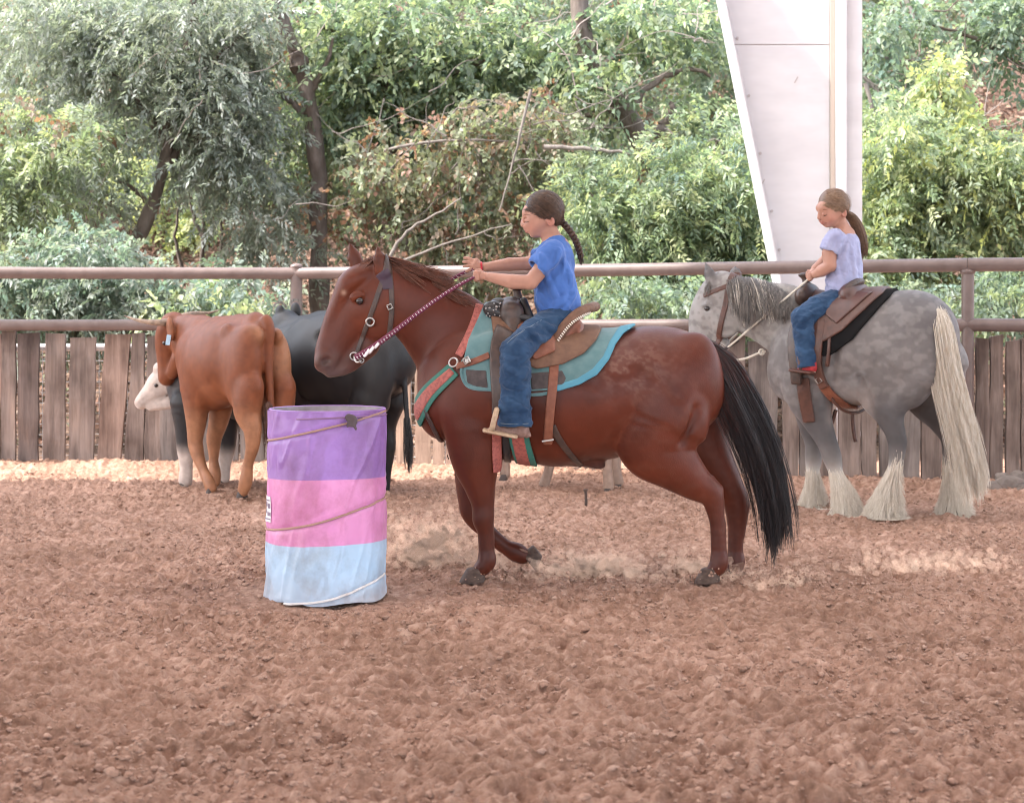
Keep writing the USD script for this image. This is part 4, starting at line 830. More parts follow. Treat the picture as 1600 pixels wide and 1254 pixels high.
# breast collar
bc = thing("breast_collar", "coral and green patterned breast collar across the chestnut horse's chest", "breast collar", loc=H.pt(700, 590))
obj("upper_strap", shell(SH, band([(748, 474), (741, 500), (727, 534), (716, 556)], 13), .014, h=.005, side=1), coral, bc, smooth=40)
obj("lower_strap", shell(SH, band([(708, 577), (690, 594), (668, 616), (652, 640), (640, 664)], 24, 32), .012, h=.005), green_trim, bc, smooth=40)
obj("pattern", shell(SH, band([(706, 579), (688, 595), (666, 617), (652, 638), (642, 655)], 12, 19), .0155, h=.005), coral, bc, smooth=40)
obj("tug", shell(SH, band([(712, 572), (735, 566), (765, 554)], 10), .028, h=.005, side=1), rust_leather, bc, smooth=40)
p = SH.hit(711, 568, .022); obj("ring", torus(p, .024, .005, SH.normal(p[None])[0]), silver_m, bc, smooth=True)
p = SH.hit(732, 566, .036); obj("buckle", cat([torus(p, .021, .006, SH.normal(p[None])[0], 4, 6), box(p, [.018, .008, .018])]), silver_m, bc)
obj("chest_strap", shell(SH, band([(660, 640), (684, 690), (698, 722)], 7), .012, h=.006, side=1), dark_leather, bc, smooth=40)
# bridle and reins
br = thing("bridle", "dark leather bridle with silver rings on the chestnut horse's head", "bridle", loc=H.pt(590, 460))
obj("cheek_strap", shell(SH, band([(606, 396), (602, 425), (592, 455), (580, 490), (566, 525), (556, 554)], 9, 7), .010, b=.1, h=.004), dark_leather, br, smooth=40)
obj("brow_strap", shell(SH, band([(596, 424), (604, 440), (606, 452)], 24, 16), .011, b=.1, h=.004, side=1), mat("plum_leather", (.05, .03, .045), .5), br, smooth=40)
obj("throat_latch", shell(SH, band([(606, 398), (610, 440), (612, 480), (608, 520), (604, 545)], 8), .010, b=.1, h=.004), dark_leather, br, smooth=40)
p = SH.hit(579, 502, .016); obj("ring", torus(p, .021, .006, SH.normal(p[None])[0]), silver_m, br, smooth=True)
p = SH.hit(608, 479, .018); obj("buckle", torus(p, .017, .005, SH.normal(p[None])[0], 4, 6), silver_m, br)
bp = SH.hit(554, 556, .016); obj("bit_ring", torus(bp, .020, .005, SH.normal(bp[None])[0]), silver_m, br, smooth=True)
p2 = H.pt(565, 563, .115); obj("bit_shank", cat([tube(spline([bp, (bp + p2) / 2 + [0, -.01, -.02], p2], 8), .006, 8), torus(p2, .012, .004, [0, 1, .2])]), silver_m, br, smooth=True)
maroon = mat("maroon_rope", (.115, .018, .045), .7, bump=(200, .4, .003)); rope_white = mat("white_rope", (.70, .66, .66), .75)
rein = thing("reins", "braided maroon and white reins from the chestnut horse's bit to the rider's hands", "reins", loc=H.pt(650, 490))
def braid(path, r0, r1, turns, parent, n=160):
    q = spline(path, n); rr = np.linspace(r0, r1, n); a = np.linspace(0, turns * 2 * np.pi, n); u = np.array([0, 0, 1.0]); v = np.array([0, -1.0, 0])
    obj("rope", tube(q, rr, 10), maroon, parent, smooth=True)
    for ph in (0, np.pi): obj("white_strand", tube(q + rr[:, None] * .86 * (np.cos(a + ph)[:, None] * u + np.sin(a + ph)[:, None] * v), rr * .26, 6), rope_white, parent, smooth=True)
braid([H.pt(*p) for p in [(556, 558, .118), (586, 540, .15), (640, 499, .19), (700, 456, .17), (743, 432, .10)]], .017, .008, 22, rein)
braid([H.pt(*p) for p in [(556, 560, -.10), (600, 520, -.2), (660, 470, -.19), (700, 440, -.15), (740, 420, -.07)]], .017, .009, 17, rein)
for px, py in ((589, 538), (580, 546), (573, 551)):
    p = H.pt(px, py, .148); obj("knot", torus(p, .020, .008, [-.8, -.2, .55], 16, 6), rope_white, rein, smooth=True)
p = H.pt(747, 434, .09); q_ = H.pt(738, 450, .1)

# ------------------------------------------------------------------ rider in blue on the chestnut horse
skin_mat = tint_mat("skin", rough=.5, spec=.4, noise=(40, .95, 1.05))
def cloth(name, c1, c2, weave=900, fold=None, sheen=.15, rough=.85):
    n = {"g": ("geometry", {}), "n": ("noise_texture", {"scale": 9.0, "detail": 4}), "r": ("rgb_ramp", {"ramp": [(.35, c1), (.65, c2)]}), "w": ("noise_texture", {"scale": float(weave), "detail": 2}),
         "f": ("noise_texture", {"scale": 13.0, "detail": 2, "distortion": 1.2}), "b": ("bump", {"strength": .25, "distance": .002}), "b2": ("bump", {"strength": .35, "distance": .02}), "p": ("principled_bsdf", {"roughness": rough, "specular_ior_level": .2, "sheen_weight": sheen})}
    return usdkit.material(stage, "/World/Looks/" + name, n, [("g.position", "n.vector"), ("g.position", "w.vector"), ("g.position", "f.vector"), ("n.fac", "r.fac"), ("r.color", "p.base_color"), ("w.fac", "b.height"), ("f.fac", "b2.height"), ("b.normal", "b2.normal"), ("b2.normal", "p.normal")], surface="p.BSDF")
denim = cloth("blue_denim", (.011, .032, .075), (.025, .060, .122), 700, sheen=.1); blue_tee = cloth("blue_cotton", (.046, .112, .33), (.058, .134, .38)); navy_tee = mat("navy_rib", (.012, .03, .12), .9)
skin = (.36, .185, .132); lip = (.29, .10, .082); flush = (.37, .155, .112)
g1 = thing("person", "child in blue t-shirt and jeans with long dark braid riding the chestnut horse", "person", loc=H.pt(875, 490))
def head(K, M, s):
    """Child's head sculpted round (849, 331); M maps (x, y, side) to the frame, s scales the radii."""
    c = lambda a, ra, b, rb, **q: K.c(M(*a), ra * s, M(*b), rb * s, **q)
    e = lambda p, r_, t=0, **q: K.e(M(*p), [v * s for v in r_], t, **q)
    e((849, 331, 0), (30, 26, 31), 0, k=.01); e((838, 346, 0), (22, 20, 24), 25, k=.02)
    for b_ in (.030, -.030): e((835, 351, b_), (11, 9.5, 11), 0, k=.015, col=flush)
    c((834, 364, 0), 6.5, (846, 362, 0), 8, w=1.3, k=.018)
    e((824, 331, 0), (8, 15, 10), 20, k=.014)
    c((818.5, 339, 0), 2.6, (816, 350, 0), 3.2, k=.006)
    for b_ in (.006, -.006): e((817, 352, b_), (3.4, 2.6, 2.6), k=.004)
    c((821.5, 358.6, .010), 2.5, (821.5, 358.6, -.010), 2.5, k=.003, col=lip); c((823.5, 362.3, .009), 2.5, (823.5, 362.3, -.009), 2.5, k=.003, col=lip)
    c((818.5, 360.4, .016), .9, (818.5, 360.4, -.016), .9, k=.002, sub=True); e((824.5, 366.5, 0), (5, 8, 2), 0, k=.006, sub=True)
    for b_ in (.034, -.034): e((820.5, 344, b_), (5, 5, 4.4), 10, k=.008, sub=True); e((823.5, 344.6, b_ * .98), (4.2, 4.6, 3.6), 10, k=.002, col=(.30, .14, .098))
    for b_ in (.074, -.074): e((860, 345, b_), (6.5, 3, 9), -15, k=.006, col=flush); e((859, 345, b_ * 1.12), (3.5, 2, 5.5), -15, k=.004, sub=True)
K = Sculpt(H, .010, skin)
head(K, lambda x, y, b: (x, y, b), 1.0)
K.chain([(854, 352, 0, 13), (862, 372, 0, 15), (868, 384, 0, 20)], k=.015)
K.chain([(866, 392, 0, 22, 1.5), (868, 430, 0, 25, 1.4), (874, 478, 0, 27, 1.4)], k=.03)
K.chain([(864, 393, .125, 13.5), (846, 420, .155, 12.5), (829, 441, .165, 11.5)], k=.012); K.chain([(829, 441, .165, 11.5), (800, 440, .145, 11.5), (766, 433, .10, 7.5)], k=.008)
K.chain([(862, 393, -.125, 12.5), (846, 404, -.155, 11.5), (824, 412, -.165, 10.5)], k=.012); K.chain([(824, 412, -.165, 10.5), (796, 413, -.14, 10.5), (760, 417, -.08, 7)], k=.008)
def hand(K, w, kn, b, up, curl, s=1.0):
    """Palm from wrist w to knuckles kn (px, py), fingers stacked along up; curl 0 open .. 1 fist."""
    (wx, wy), (kx, ky) = w, kn; sb = s * .8 + .2
    K.c((wx, wy, b), 6.2 * s, (kx, ky, b * .95), 6.0 * s, w=.75, k=.006); K.c((kx + 2 * s, ky - 5 * s, b * .95), 3.4 * s, (kx + s, ky + 5.5 * s, b * .95), 3.2 * s, k=.005)
    dx, dy = (kx - wx) / math.hypot(kx - wx, ky - wy), (ky - wy) / math.hypot(kx - wx, ky - wy)
    for i in range(4):
        o = (i - 1.5) * 3.7 * s; L = (8.5, 9.5, 9, 7)[i] * (1.0 if curl > .5 else 1.15) * s; px, py = kx, ky + o
        if curl > .5: pts = [(px, py, b + .012, 2.3 * s), (px - L * .55, py + .5, b + .006, 2.2 * s), (px - L * .62, py + 1.5, b - .020, 2.0 * s), (px - L * .05, py + 2, b - .024, 1.8 * s)]
        else: sp = (i - 1.5) * 2.6; pts = [(px, py, b, 2.3), (px + dx * L * .8, py + dy * L * .8 + sp * .6, b - .003, 2.1), (px + dx * L * 1.3, py + dy * L * 1.3 + sp + 1, b - .009, 1.9), (px + dx * L * 1.75, py + dy * L * 1.75 + sp * 1.2 + 2.5, b - .017, 1.6)]
        K.chain(pts, k=.0025)
    K.chain([(wx - 4 * s, wy - 3 * s, b - .012, 3.0 * s), (kx + 3 * s, ky - 8 * s, b - .024, 2.5 * s), (kx - 3 * s, ky - 8.5 * s, b - .026, 2.1 * s)], k=.004)
hand(K, (762, 432), (747, 430.5), .095, 1, 1.0)
hand(K, (757, 417), (742, 414), -.075, 1, .1)
K.field(.0035); km = K.mesh(2); kv = np.array(km.vertices)
obj("body", km, skin_mat, g1, smooth=True, tint=K.tints(kv, .006))
brow_mat = mat("brow_hair", (.045, .025, .017), .7)
mouth_m = mat('mouth_line', (.12, .035, .03), .7)
brow_soft = mat('soft_brow', (.13, .06, .04), .8)
def face_lines(K, M, g, s):
    """Lash lines and brows laid on the sculpted face (the side towards the camera)."""
    hp = lambda x, y, o: K.hit(*M(x, y, .05)[:2], o)
    obj("lashes", tube(spline([hp(820.2, 346.3, .0008), hp(822, 347.1, .0012), hp(824.5, 346.8, .001), hp(827, 345.6, .0005)], 9), np.array([.001, .0016, .002, .0023, .0023, .002, .0016, .0012, .0008]) * s, 6), brow_mat, g)
    obj("mouth", tube(spline([hp(819.6, 360.4, .0003), hp(822.5, 361.2, .0004), hp(827, 361.6, .0003)], 8), np.array([.0006, .0011, .0013, .0013, .0012, .001, .0008, .0005]) * s, 6), mouth_m, g)
    obj("brow", tube(spline([hp(818.5, 336.8, .0005), hp(823, 335.0, .0006), hp(829, 336.8, .0004)], 9), np.array([.0008, .0013, .0017, .0018, .0018, .0015, .0012, .001, .0006]) * s, 6), brow_soft, g)
face_lines(K, lambda x, y, b: (x, y, b), g1, 1.0)
# hair
hair1 = hair_mat("dark_brown_hair", (.010, .005, .0035), (.062, .031, .019), .36, (26, 150, 150))
def hair_cap(fr, M, s, g, m, m2, K, seed, n=1100):
    Q = Sculpt(fr, .006); e = lambda p, r_, t=0, **q: Q.e(M(*p), [v * s for v in r_], t, **q)
    e((850.5, 329, 0), (31.4, 27.3, 32.2), 0); Q.c(M(872, 343, 0), 8 * s, M(877, 347, 0), 5 * s, k=.012)
    e((825, 364, 0), (33, 60, 36), 8, k=.004, sub=True); e((857, 367, 0), (10.5, 60, 28), 0, k=.004, sub=True); e((868, 374, 0), (18, 60, 17), 0, k=.006, sub=True)
    Q.field(.004 * max(1, s)); h_ = obj("hair", Q.mesh(2), m, g, smooth=True); r = np.random.default_rng(seed)
    root, tail_ = fr.pt(*M(830, 306, 0)), fr.pt(*M(874, 344, 0)); C = fr.pt(*M(851, 328, 0)); R = s * C[1] / F; ST = []
    for i in range(n):
        th = r.uniform(-1.5, 1.5); a = r.uniform(.35, 1.2)                       # start along the hairline and over the crown, ending at the tie
        d0 = unit(fr.f * math.cos(a) * math.cos(th) + fr.l * math.sin(th) * 1.0 + np.array([0, 0, math.sin(a) * math.cos(th) * 1.1])); d1 = unit(tail_ - C + r.normal(0, .012, 3))
        k = np.linspace(0, 1, 10)[:, None]; om = math.acos(np.clip(d0 @ d1, -1, 1)); d = (np.sin((1 - k) * om) * d0 + np.sin(k * om) * d1) / max(math.sin(om), .05)
        pts = C + d * 30 * R; 
        for _ in range(2): dd = Q.at(pts); pts = pts - Q.normal(pts) * (dd - .0012)[:, None]
        if np.abs(np.diff(pts, axis=0)).max() < .035 and np.abs(Q.at(pts)).max() < .006: ST.append(pts)
    ST = np.array(ST); j = int(len(ST) * .62)
    curves("hair_strands", ST[:j], tapered(j, 10, .0024, r), m, h_); curves("hair_highlights", ST[j:], tapered(len(ST) - j, 10, .0022, r), m2, h_)
    fr_, hl = [], [M(*p, 0)[:2] if False else M(p[0], p[1], .05)[:2] for p in ((814, 326), (823, 327.5), (833, 331), (841, 336), (847, 340), (851, 338))]; hq = spline(hl, 60)
    for i in range(420):
        p0 = hq[r.integers(0, 60)] + np.array([-.6, .9]) * s + r.normal(0, 1.2 * s, 2); p1 = p0 + np.array([r.uniform(9, 15), r.uniform(-6, 2)]) * s
        a_, b2 = K.hit(*p0, .0006), Q.hit(*p1, .001)
        if np.linalg.norm(a_ - b2) < .08: fr_.append([a_, (a_ * .55 + b2 * .45) + unit(fr.l * .6 + [0, 0, .6]) * .002, b2])
    fr_ = np.array(fr_); curves("hairline", fr_, tapered(len(fr_), 3, .0014, r), m if s > .9 else m2, h_)
    fl = []
    for i in range(46):
        k_ = ST[r.integers(0, len(ST))]; o_ = unit(k_[5] - C) * r.uniform(.004, .013) + r.normal(0, .002, 3); t_ = np.linspace(0, 1, 10)[:, None]; fl.append(k_ + o_ * np.sin(np.pi * t_ * r.uniform(.4, .95)))
    curves("loose_hair", np.array(fl), tapered(len(fl), 10, .0011, r), m2, h_)
    return Q
hair1b = hair_mat('brown_highlight_hair', (.025, .012, .008), (.12, .066, .04), .36, (26, 150, 150))
Q = hair_cap(H, lambda x, y, b: (x, y, b), 1.0, g1, hair1, hair1b, K, 9); r = np.random.default_rng(10)
bp_ = spline([H.pt(*p) for p in [(875, 344, 0), (886, 356, .01), (896, 370, .015), (903, 386, .015), (907, 400, .012), (910, 413, .01)]], 26)
lumps = []
for i, p in enumerate(bp_[:-3]):
    m = trimesh.creation.icosphere(2, 1.0); m.apply_scale([.014 - .0002 * i, .011, .018]); m.apply_transform(trimesh.transformations.rotation_matrix((.5 if i % 2 else -.7), [0, 1, 0])); m.apply_translation(p + [.006 * (1 if i % 2 else -1), -.004 * (1 if i % 2 else -1), 0]); lumps.append(m)
obj("braid", cat(lumps), hair1, g1, smooth=True)
ge = [[bp_[-5] + o, bp_[-3] + o * 1.3, bp_[-1] + o * 1.6 + [0, 0, -.004]] for o in (np.array([-.008, 0, 0]), np.array([.008, -.004, 0]))]
curves("braid_tip", strands(r, ge, 90, 8, .003, .006, .4), tapered(90, 8, .0025, r), hair1, g1)
# t-shirt, jeans, boots
def garment(Q, h, name, m, parent, amp=.005, freq=9, seed=1, stretch=(1, 1, 1)):
    me = Q.field(h).mesh(1); v = np.array(me.vertices); n = trimesh.Trimesh(v, me.faces, process=False).vertex_normals
    q = v * np.array(stretch) * freq; f = 1 - 2 * np.abs(meshkit.fbm(q, 3, seed) - .5) * 2
    me.vertices = v + n * (amp * (f - .4))[:, None]; return obj(name, me, m, parent, smooth=True)
Q = Sculpt(H, .018)
Q.chain([(866, 384, 0, 19, 1.35), (867, 402, 0, 30, 1.3), (866, 440, 0, 33, 1.25)], k=.03); Q.chain([(866, 440, 0, 33, 1.25), (871, 468, 0, 34, 1.25)], k=.02); Q.c((871, 468, 0), 34, (873, 491, 0), 34, w=1.25, flat=(0, 1), k=.012)
for b_, e1 in ((.125, (840, 419, .158)), (-.125, (836, 406, -.155))):
    Q.c((864, 393, b_), 18 if b_ > 0 else 15, e1, 18.6 if b_ > 0 else 15.5, flat=(0, 1), k=.025)
    Q.c((e1[0], e1[1], e1[2]), 14.5, (e1[0] - 12, e1[1] + 9, e1[2] + (.01 if b_ > 0 else -.01)), 14, sub=True, k=.003)
Q.e((858, 366, 0), (20, 20, 15), -20, k=.006, sub=True)
ridges(Q, .005, [[(858, 408), (848, 428), (844, 446)], [(852, 426), (862, 450), (874, 474)], [(882, 408), (890, 432), (892, 456)], [(840, 456), (854, 472), (870, 481)], [(898, 444), (892, 466), (880, 484)], [(842, 470), (848, 480), (860, 488)], [(872, 392), (866, 410), (856, 420)], [(846, 398), (850, 410), (846, 418)], [(884, 462), (872, 474), (856, 478)]], .013)
garment(Q, .005, "t_shirt", blue_tee, g1, .012, 7, 3, (1.7, 1, .8))
nk = [H.pt(862 + 19.5 * math.cos(a) , 376.5 + 4.5 * math.cos(a) * .2 - 6.5 * math.cos(a) * -.55, 20.5 * math.sin(a) / 290) for a in np.linspace(0, 2 * np.pi, 30)]
Q = Sculpt(H, .02)
Q.c((876, 480, 0), 30, (874, 497, 0), 31, w=1.25, flat=(1, 0))
for sg in (1, -1):
    Q.chain([(872, 500, .085 * sg, 25), (836, 521, .20 * sg, 23.5), (806, 549, .31 * sg, 23)], k=.03); Q.c((806, 548, .31 * sg), 24, (805, 585, .345 * sg), 22.5, k=.02, w=.85); Q.c((805, 585, .345 * sg), 22.5, (805, 667, .375 * sg), 27, k=.02, w=.72, flat=(0, 1))
ridges(Q, .006, [[(842, 510), (818, 522), (802, 542)], [(788, 556), (808, 564), (826, 556)], [(788, 572), (808, 586), (828, 596)], [(826, 572), (812, 592), (806, 612)], [(784, 618), (804, 634), (826, 640)], [(784, 646), (806, 652), (828, 646)], [(852, 505), (868, 516), (884, 506)], [(830, 520), (846, 530), (862, 526)], [(788, 598), (800, 604), (818, 602)]], .012)
garment(Q, .006, "jeans", denim, g1, .010, 11, 6, (1, 1, 1.6)); QJ = Q
seam = mat("jean_stitching", (.16, .19, .22), .8)
obj("jean_stitch", tube([Q.hit(px, py, .0015) for px, py in spline([(846, 500), (820, 516), (795, 534), (783, 549)], 22)], .0016, 5), seam, g1)
obj("jean_hem", tube([Q.hit(px, py, .001) for px, py in spline([(781, 661), (805, 662.5), (829, 661)], 18)], .0016, 5), seam, g1)
boot_mat = mat("worn_boot_leather", (.17, .095, .075), .6, noise=((.26, .16, .13), 40, 4, .4, .7), bump=(90, .3, .003))
for sg in (1, -1):
    Q = Sculpt(H, .012); Q.c((812, 655, .372 * sg), 14, (814, 672, .372 * sg), 12, w=.85); Q.c((818, 673, .372 * sg), 9, (775, 671, .378 * sg), 7.5, w=1.1); Q.c((775, 671, .378 * sg), 7.5, (764, 673, .38 * sg), 5, w=1.2)
    Q.c((824, 677, .372 * sg), 5, (826, 683, .372 * sg), 5, flat=(0, 1), k=.004)
    obj("boot", Q.field(.005).mesh(1), boot_mat, g1, smooth=True)
wr = H.pt(752.5, 417, -.075); obj("bracelet", torus(wr, .0245, .006, [1, 0, .05], 20, 6), mat("red_band", (.42, .02, .035), .5), g1, smooth=True)
# ------------------------------------------------------------------ dapple grey horse with feathered feet
H2 = Fr(1380, 11.1, 30); S = Sculpt(H2, .045, (.140, .127, .123))
lg = (.22, .205, .19); dk = (.062, .058, .062); wh = (.60, .55, .49); fg = (.27, .255, .245)
S.chain([(1278, 545, 0, 72, .8), (1320, 547, 0, 83, .84), (1370, 545, 0, 86, .88), (1418, 532, 0, 79, .92)], k=.06)
S.e((1432, 520, 0), (60, 66, 62), 0, k=.05, col=(.078, .073, .080))
S.e((1428, 560, .13), (42, 34, 80), 8, k=.05); S.e((1452, 560, -.14), (42, 34, 80), 8, k=.05)
S.e((1246, 570, 0), (46, 46, 60), 15, k=.06); S.e((1268, 560, .19), (44, 24, 78), 18, k=.05); S.e((1285, 545, -.19), (44, 24, 78), 18, k=.05)
S.chain([(1270, 520, 0, 60, .5), (1222, 497, 0, 52, .48), (1172, 479, 0, 43, .48), (1138, 466, 0, 36, .52)], k=.05, col=lg)
S.chain([(1128, 456, 0, 33, .62), (1112, 488, 0, 35, .6), (1101, 525, 0, 26, .66), (1095, 570, 0, 21, .8), (1094, 588, 0, 19)], k=.025, col=fg)
S.e((1128, 500, .06), (26, 9, 32), -55, k=.02, col=lg); S.e((1128, 500, -.06), (26, 9, 32), -55, k=.02, col=lg)
S.c((1128, 538, 0), 13, (1110, 580, 0), 13, k=.02, col=wh)
S.e((1106, 478, .088), (9, 6, 8), 0, k=.014, col=dk); S.e((1105, 482, .105), (7, 4, 4), 0, k=.01, sub=True)
for b_, tip, base in ((.07, (1103, 411), (1114, 444)), (-.08, (1148, 417), (1150, 436))):
    mid = ((tip[0] + base[0]) / 2, (tip[1] + base[1]) / 2, b_); S.c((*base, b_), 10, mid, 9, k=.015, w=.7, col=dk); S.c(mid, 9, (*tip, b_), 2, k=.006, w=.6, col=dk)
def leg(b, p): S.chain([(q[0], q[1], b, q[2] * 1.05, q[3]) for q in p], k=.03, col=lambda y: wh if y > 735 else S.col)
leg(.16, [(1262, 612, 38, .66), (1275, 650, 24, .75), (1295, 698, 14.5, .9), (1300, 714, 14, .9), (1307, 740, 10, .9), (1317, 768, 12.5, .95), (1321, 788, 12, 1)])
leg(-.16, [(1268, 620, 34, .66), (1267, 660, 20, .75), (1271, 698, 12.5, .9), (1271, 715, 12.5, .9), (1270, 742, 9, .9), (1270, 768, 12, .95), (1268, 786, 12, 1)])
leg(.17, [(1402, 562, 68, .55), (1384, 608, 44, .62), (1389, 645, 23, .72), (1400, 682, 14, .8), (1402, 698, 13, .8), (1397, 732, 9.5, .9), (1386, 768, 12, .95), (1380, 788, 12, 1)])
S.c((1408, 672, .17), 5, (1412, 690, .17), 5, k=.015); S.c((1412, 690, .17), 5, (1405, 725, .17), 4, k=.012)
leg(-.17, [(1448, 575, 62, .55), (1456, 620, 38, .62), (1472, 655, 22, .72), (1486, 690, 14, .8), (1486, 706, 12.5, .8), (1485, 738, 9.5, .9), (1488, 768, 12, .95), (1488, 790, 12, 1)])
S.c((1452, 488, 0), 14, (1462, 500, 0), 12, k=.02)
S.c((1345, 590, .30), 4, (1358, 640, .26), 6, k=.05, sub=True); S.c((1300, 600, .31), 4, (1306, 550, .33), 5, k=.05, sub=True)
S.field(.0125); SG = S
grey = thing("horse", "dapple grey horse with cream tail and white feathered feet standing by the fence", "horse", loc=H2.o)
hm = S.mesh(2); hv = np.array(hm.vertices); ti = S.tints(hv, .03); vx, vy = pxof(hv)
dp = meshkit.fbm(hv * 21, 2, 5); dap = (ss(dp, .44, .66) * ss(hv[:, 2], .55, .8) * .30)[:, None]; ti = ti * (1 - dap) + np.array((.27, .25, .24)) * dap
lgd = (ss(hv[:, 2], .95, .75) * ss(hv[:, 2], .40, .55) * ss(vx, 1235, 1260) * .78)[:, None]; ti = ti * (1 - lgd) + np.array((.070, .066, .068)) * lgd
bl = (ss(vy, 590, 632) * ss(hv[:, 2], .58, .72) * ss(vx, 1285, 1305) * ss(vx, 1375, 1352) * .5)[:, None]; ti = ti * (1 - bl) + np.array((.36, .30, .27)) * bl
mott = (ss(meshkit.fbm(hv * 26, 3, 7), .5, .62) * ss(vx, 1260, 1220) * .55)[:, None]; ti = ti * (1 - mott) + np.array((.13, .115, .11)) * mott
ti *= (.85 + .3 * meshkit.fbm(hv * 5, 4, 3))[:, None]
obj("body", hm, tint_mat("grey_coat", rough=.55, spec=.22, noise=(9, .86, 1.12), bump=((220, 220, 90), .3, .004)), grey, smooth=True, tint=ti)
eyeball(grey, H2.pt(1105, 482, .088), .021)
for px, py, b in ((1319, 800, .16), (1266, 794, -.16), (1372, 801, .17), (1486, 803, -.17)): hoof(grey, H2.pt(px, py, b), (-.87, .5, 0), .066, .085)
cream = hair_mat("cream_hair", (.46, .38, .29), (.66, .61, .54), .5); white_hair = hair_mat("white_feather", (.50, .43, .34), (.74, .68, .60), .55); mane2 = hair_mat("grey_mane", (.045, .04, .038), (.20, .175, .155), .5)
r = np.random.default_rng(61)
def feather(cl, b, n, out, seed):
    """White hair round a lower leg; cl: photo points down the leg with radius."""
    r = np.random.default_rng(seed); S_ = []
    q = spline([(*x[:2], x[2]) for x in cl], 30)
    for i in range(n):
        k0 = r.uniform(0, 1) ** .6 * .75; a = r.uniform(0, 2 * np.pi); i0 = k0 * 29; L = r.uniform(.3, .55); pts = []
        for t in np.linspace(0, 1, 8):
            j = min(29, i0 + t * L * 29); x, y, rad = [np.interp(j, np.arange(30), q[:, c]) for c in range(3)]
            c0 = H2.pt(x, y, b); R = H2.m(c0, rad); fl = .9 + out * t * t * (.45 + .55 * k0) * (1.35 if math.cos(a) < 0 else .8)
            pts.append(c0 + H2.f * math.cos(a) * R * fl + H2.l * math.sin(a) * R * fl * .95 + np.array([0, 0, -.012 * t]))
        S_.append(pts)
    S_ = np.array(S_) + r.normal(0, .004, (n, 1, 3)) + np.cumsum(r.normal(0, .0016, (n, 8, 3)), 1); S_[..., 2] = np.maximum(S_[..., 2], .004)
    curves("feather", S_, tapered(n, 8, .0026, r), white_hair, grey)
feather([(1300, 712, 13), (1307, 740, 10), (1316, 766, 13), (1321, 790, 15), (1322, 808, 19)], .16, 2200, 1.15, 1)
feather([(1271, 708, 12), (1270, 740, 9), (1270, 768, 12), (1268, 788, 15), (1267, 800, 18)], -.16, 1800, 1.15, 2)
feather([(1402, 702, 12), (1397, 735, 10), (1386, 768, 14), (1379, 790, 17), (1374, 808, 20)], .17, 2600, 1.3, 3)
feather([(1486, 704, 12), (1485, 738, 10), (1488, 768, 13), (1488, 790, 16), (1488, 810, 19)], -.17, 1800, 1.25, 4)
gt = [G(H2, [(1449, 488, .06), (1446, 520, .10), (1448, 570, .09), (1460, 630, .06), (1476, 690, .03), (1486, 745, .02), (1496, 792, .0)]),
      G(H2, [(1456, 486, .05), (1460, 520, .12), (1468, 575, .12), (1483, 640, .08), (1500, 700, .04), (1508, 745, .02), (1512, 785, 0)]),
      G(H2, [(1463, 488, .02), (1473, 515, .07), (1482, 570, .07), (1499, 640, .05), (1513, 700, .03), (1520, 745, .01), (1521, 775, 0)]),
      G(H2, [(1466, 490, -.02), (1478, 518, -.02), (1490, 580, -.02), (1506, 650, -.02), (1519, 705, -.02), (1525, 740, -.02), (1525, 765, -.02)])]
gt = [[np.array(p) + [0, -.10 - .10 * i / 6, 0] for i, p in enumerate(g)] for g in gt]
curves("tail", strands(r, gt, 6500, 18, .013, .032, .34, .5, 160), tapered(6500, 18, .0025, r), cream, grey)
gm = [G(H2, [(1128, 430, 0), (1134, 450, .10), (1140, 480, .13), (1146, 500, .13)]), G(H2, [(1150, 434, 0), (1157, 455, .12), (1163, 490, .15), (1165, 520, .15)]), G(H2, [(1178, 436, 0), (1185, 460, .13), (1190, 490, .17), (1191, 515, .17)]),
      G(H2, [(1205, 443, 0), (1212, 465, .14), (1218, 490, .18), (1221, 508, .18)]), G(H2, [(1232, 452, 0), (1240, 470, .15), (1247, 488, .2), (1250, 500, .2)])]
curves("mane", strands(r, gm, 1500, 10, .008, .012, .55, .8), tapered(1500, 10, .0034, r), mane2, grey)
curves("mane_streaks", strands(r, gm[:4], 70, 10, .008, .012, .45, .6, 12) + [0, -.006, .003], tapered(70, 10, .0034, r), white_hair, grey)
gf = [G(H2, [(1122, 428, .0), (1106, 440, .05), (1097, 465, .06)]), G(H2, [(1128, 428, .03), (1118, 440, .09), (1112, 470, .11)])]
curves("forelock", strands(r, gf, 240, 9, .008, .012, .5, .6), tapered(240, 9, .004, r), mane2, grey)
# tack
brown_l = mat("oiled_brown_leather", (.085, .035, .024), .42, noise=((.05, .022, .016), 25, 4, .4, .7), bump=(160, .3, .002), spec=.5)
pad2 = thing("saddle_pad", "thin black saddle pad showing below the brown saddle on the grey horse", "saddle pad", loc=H2.pt(1310, 500))
obj("felt", shell(SG, [(1246, 440), (1250, 520), (1262, 556), (1300, 556), (1338, 530), (1366, 492), (1384, 462), (1384, 420)], .022, h=.009, rnd=.008), mat("black_felt", (.010, .0095, .010), .95, spec=.1), pad2, smooth=40)
cantle_dk = mat('cantle_dark_leather', (.070, .027, .020), .38, noise=((.045, .018, .014), 20, 4, .4, .7), spec=.5)
sad2 = thing("saddle", "dark brown leather saddle with rounded cantle on the grey horse", "saddle", loc=H2.pt(1310, 490))
obj("skirt", shell(SG, [(1250, 445), (1252, 505), (1264, 532), (1292, 534), (1322, 516), (1352, 484), (1372, 458), (1370, 425)], .042, h=.008, rnd=.01), brown_l, sad2, smooth=40)
obj("jockey", shell(SG, [(1290, 450), (1292, 492), (1312, 506), (1338, 480), (1358, 455)], .056, h=.007, rnd=.01), cantle_dk, sad2, smooth=40)
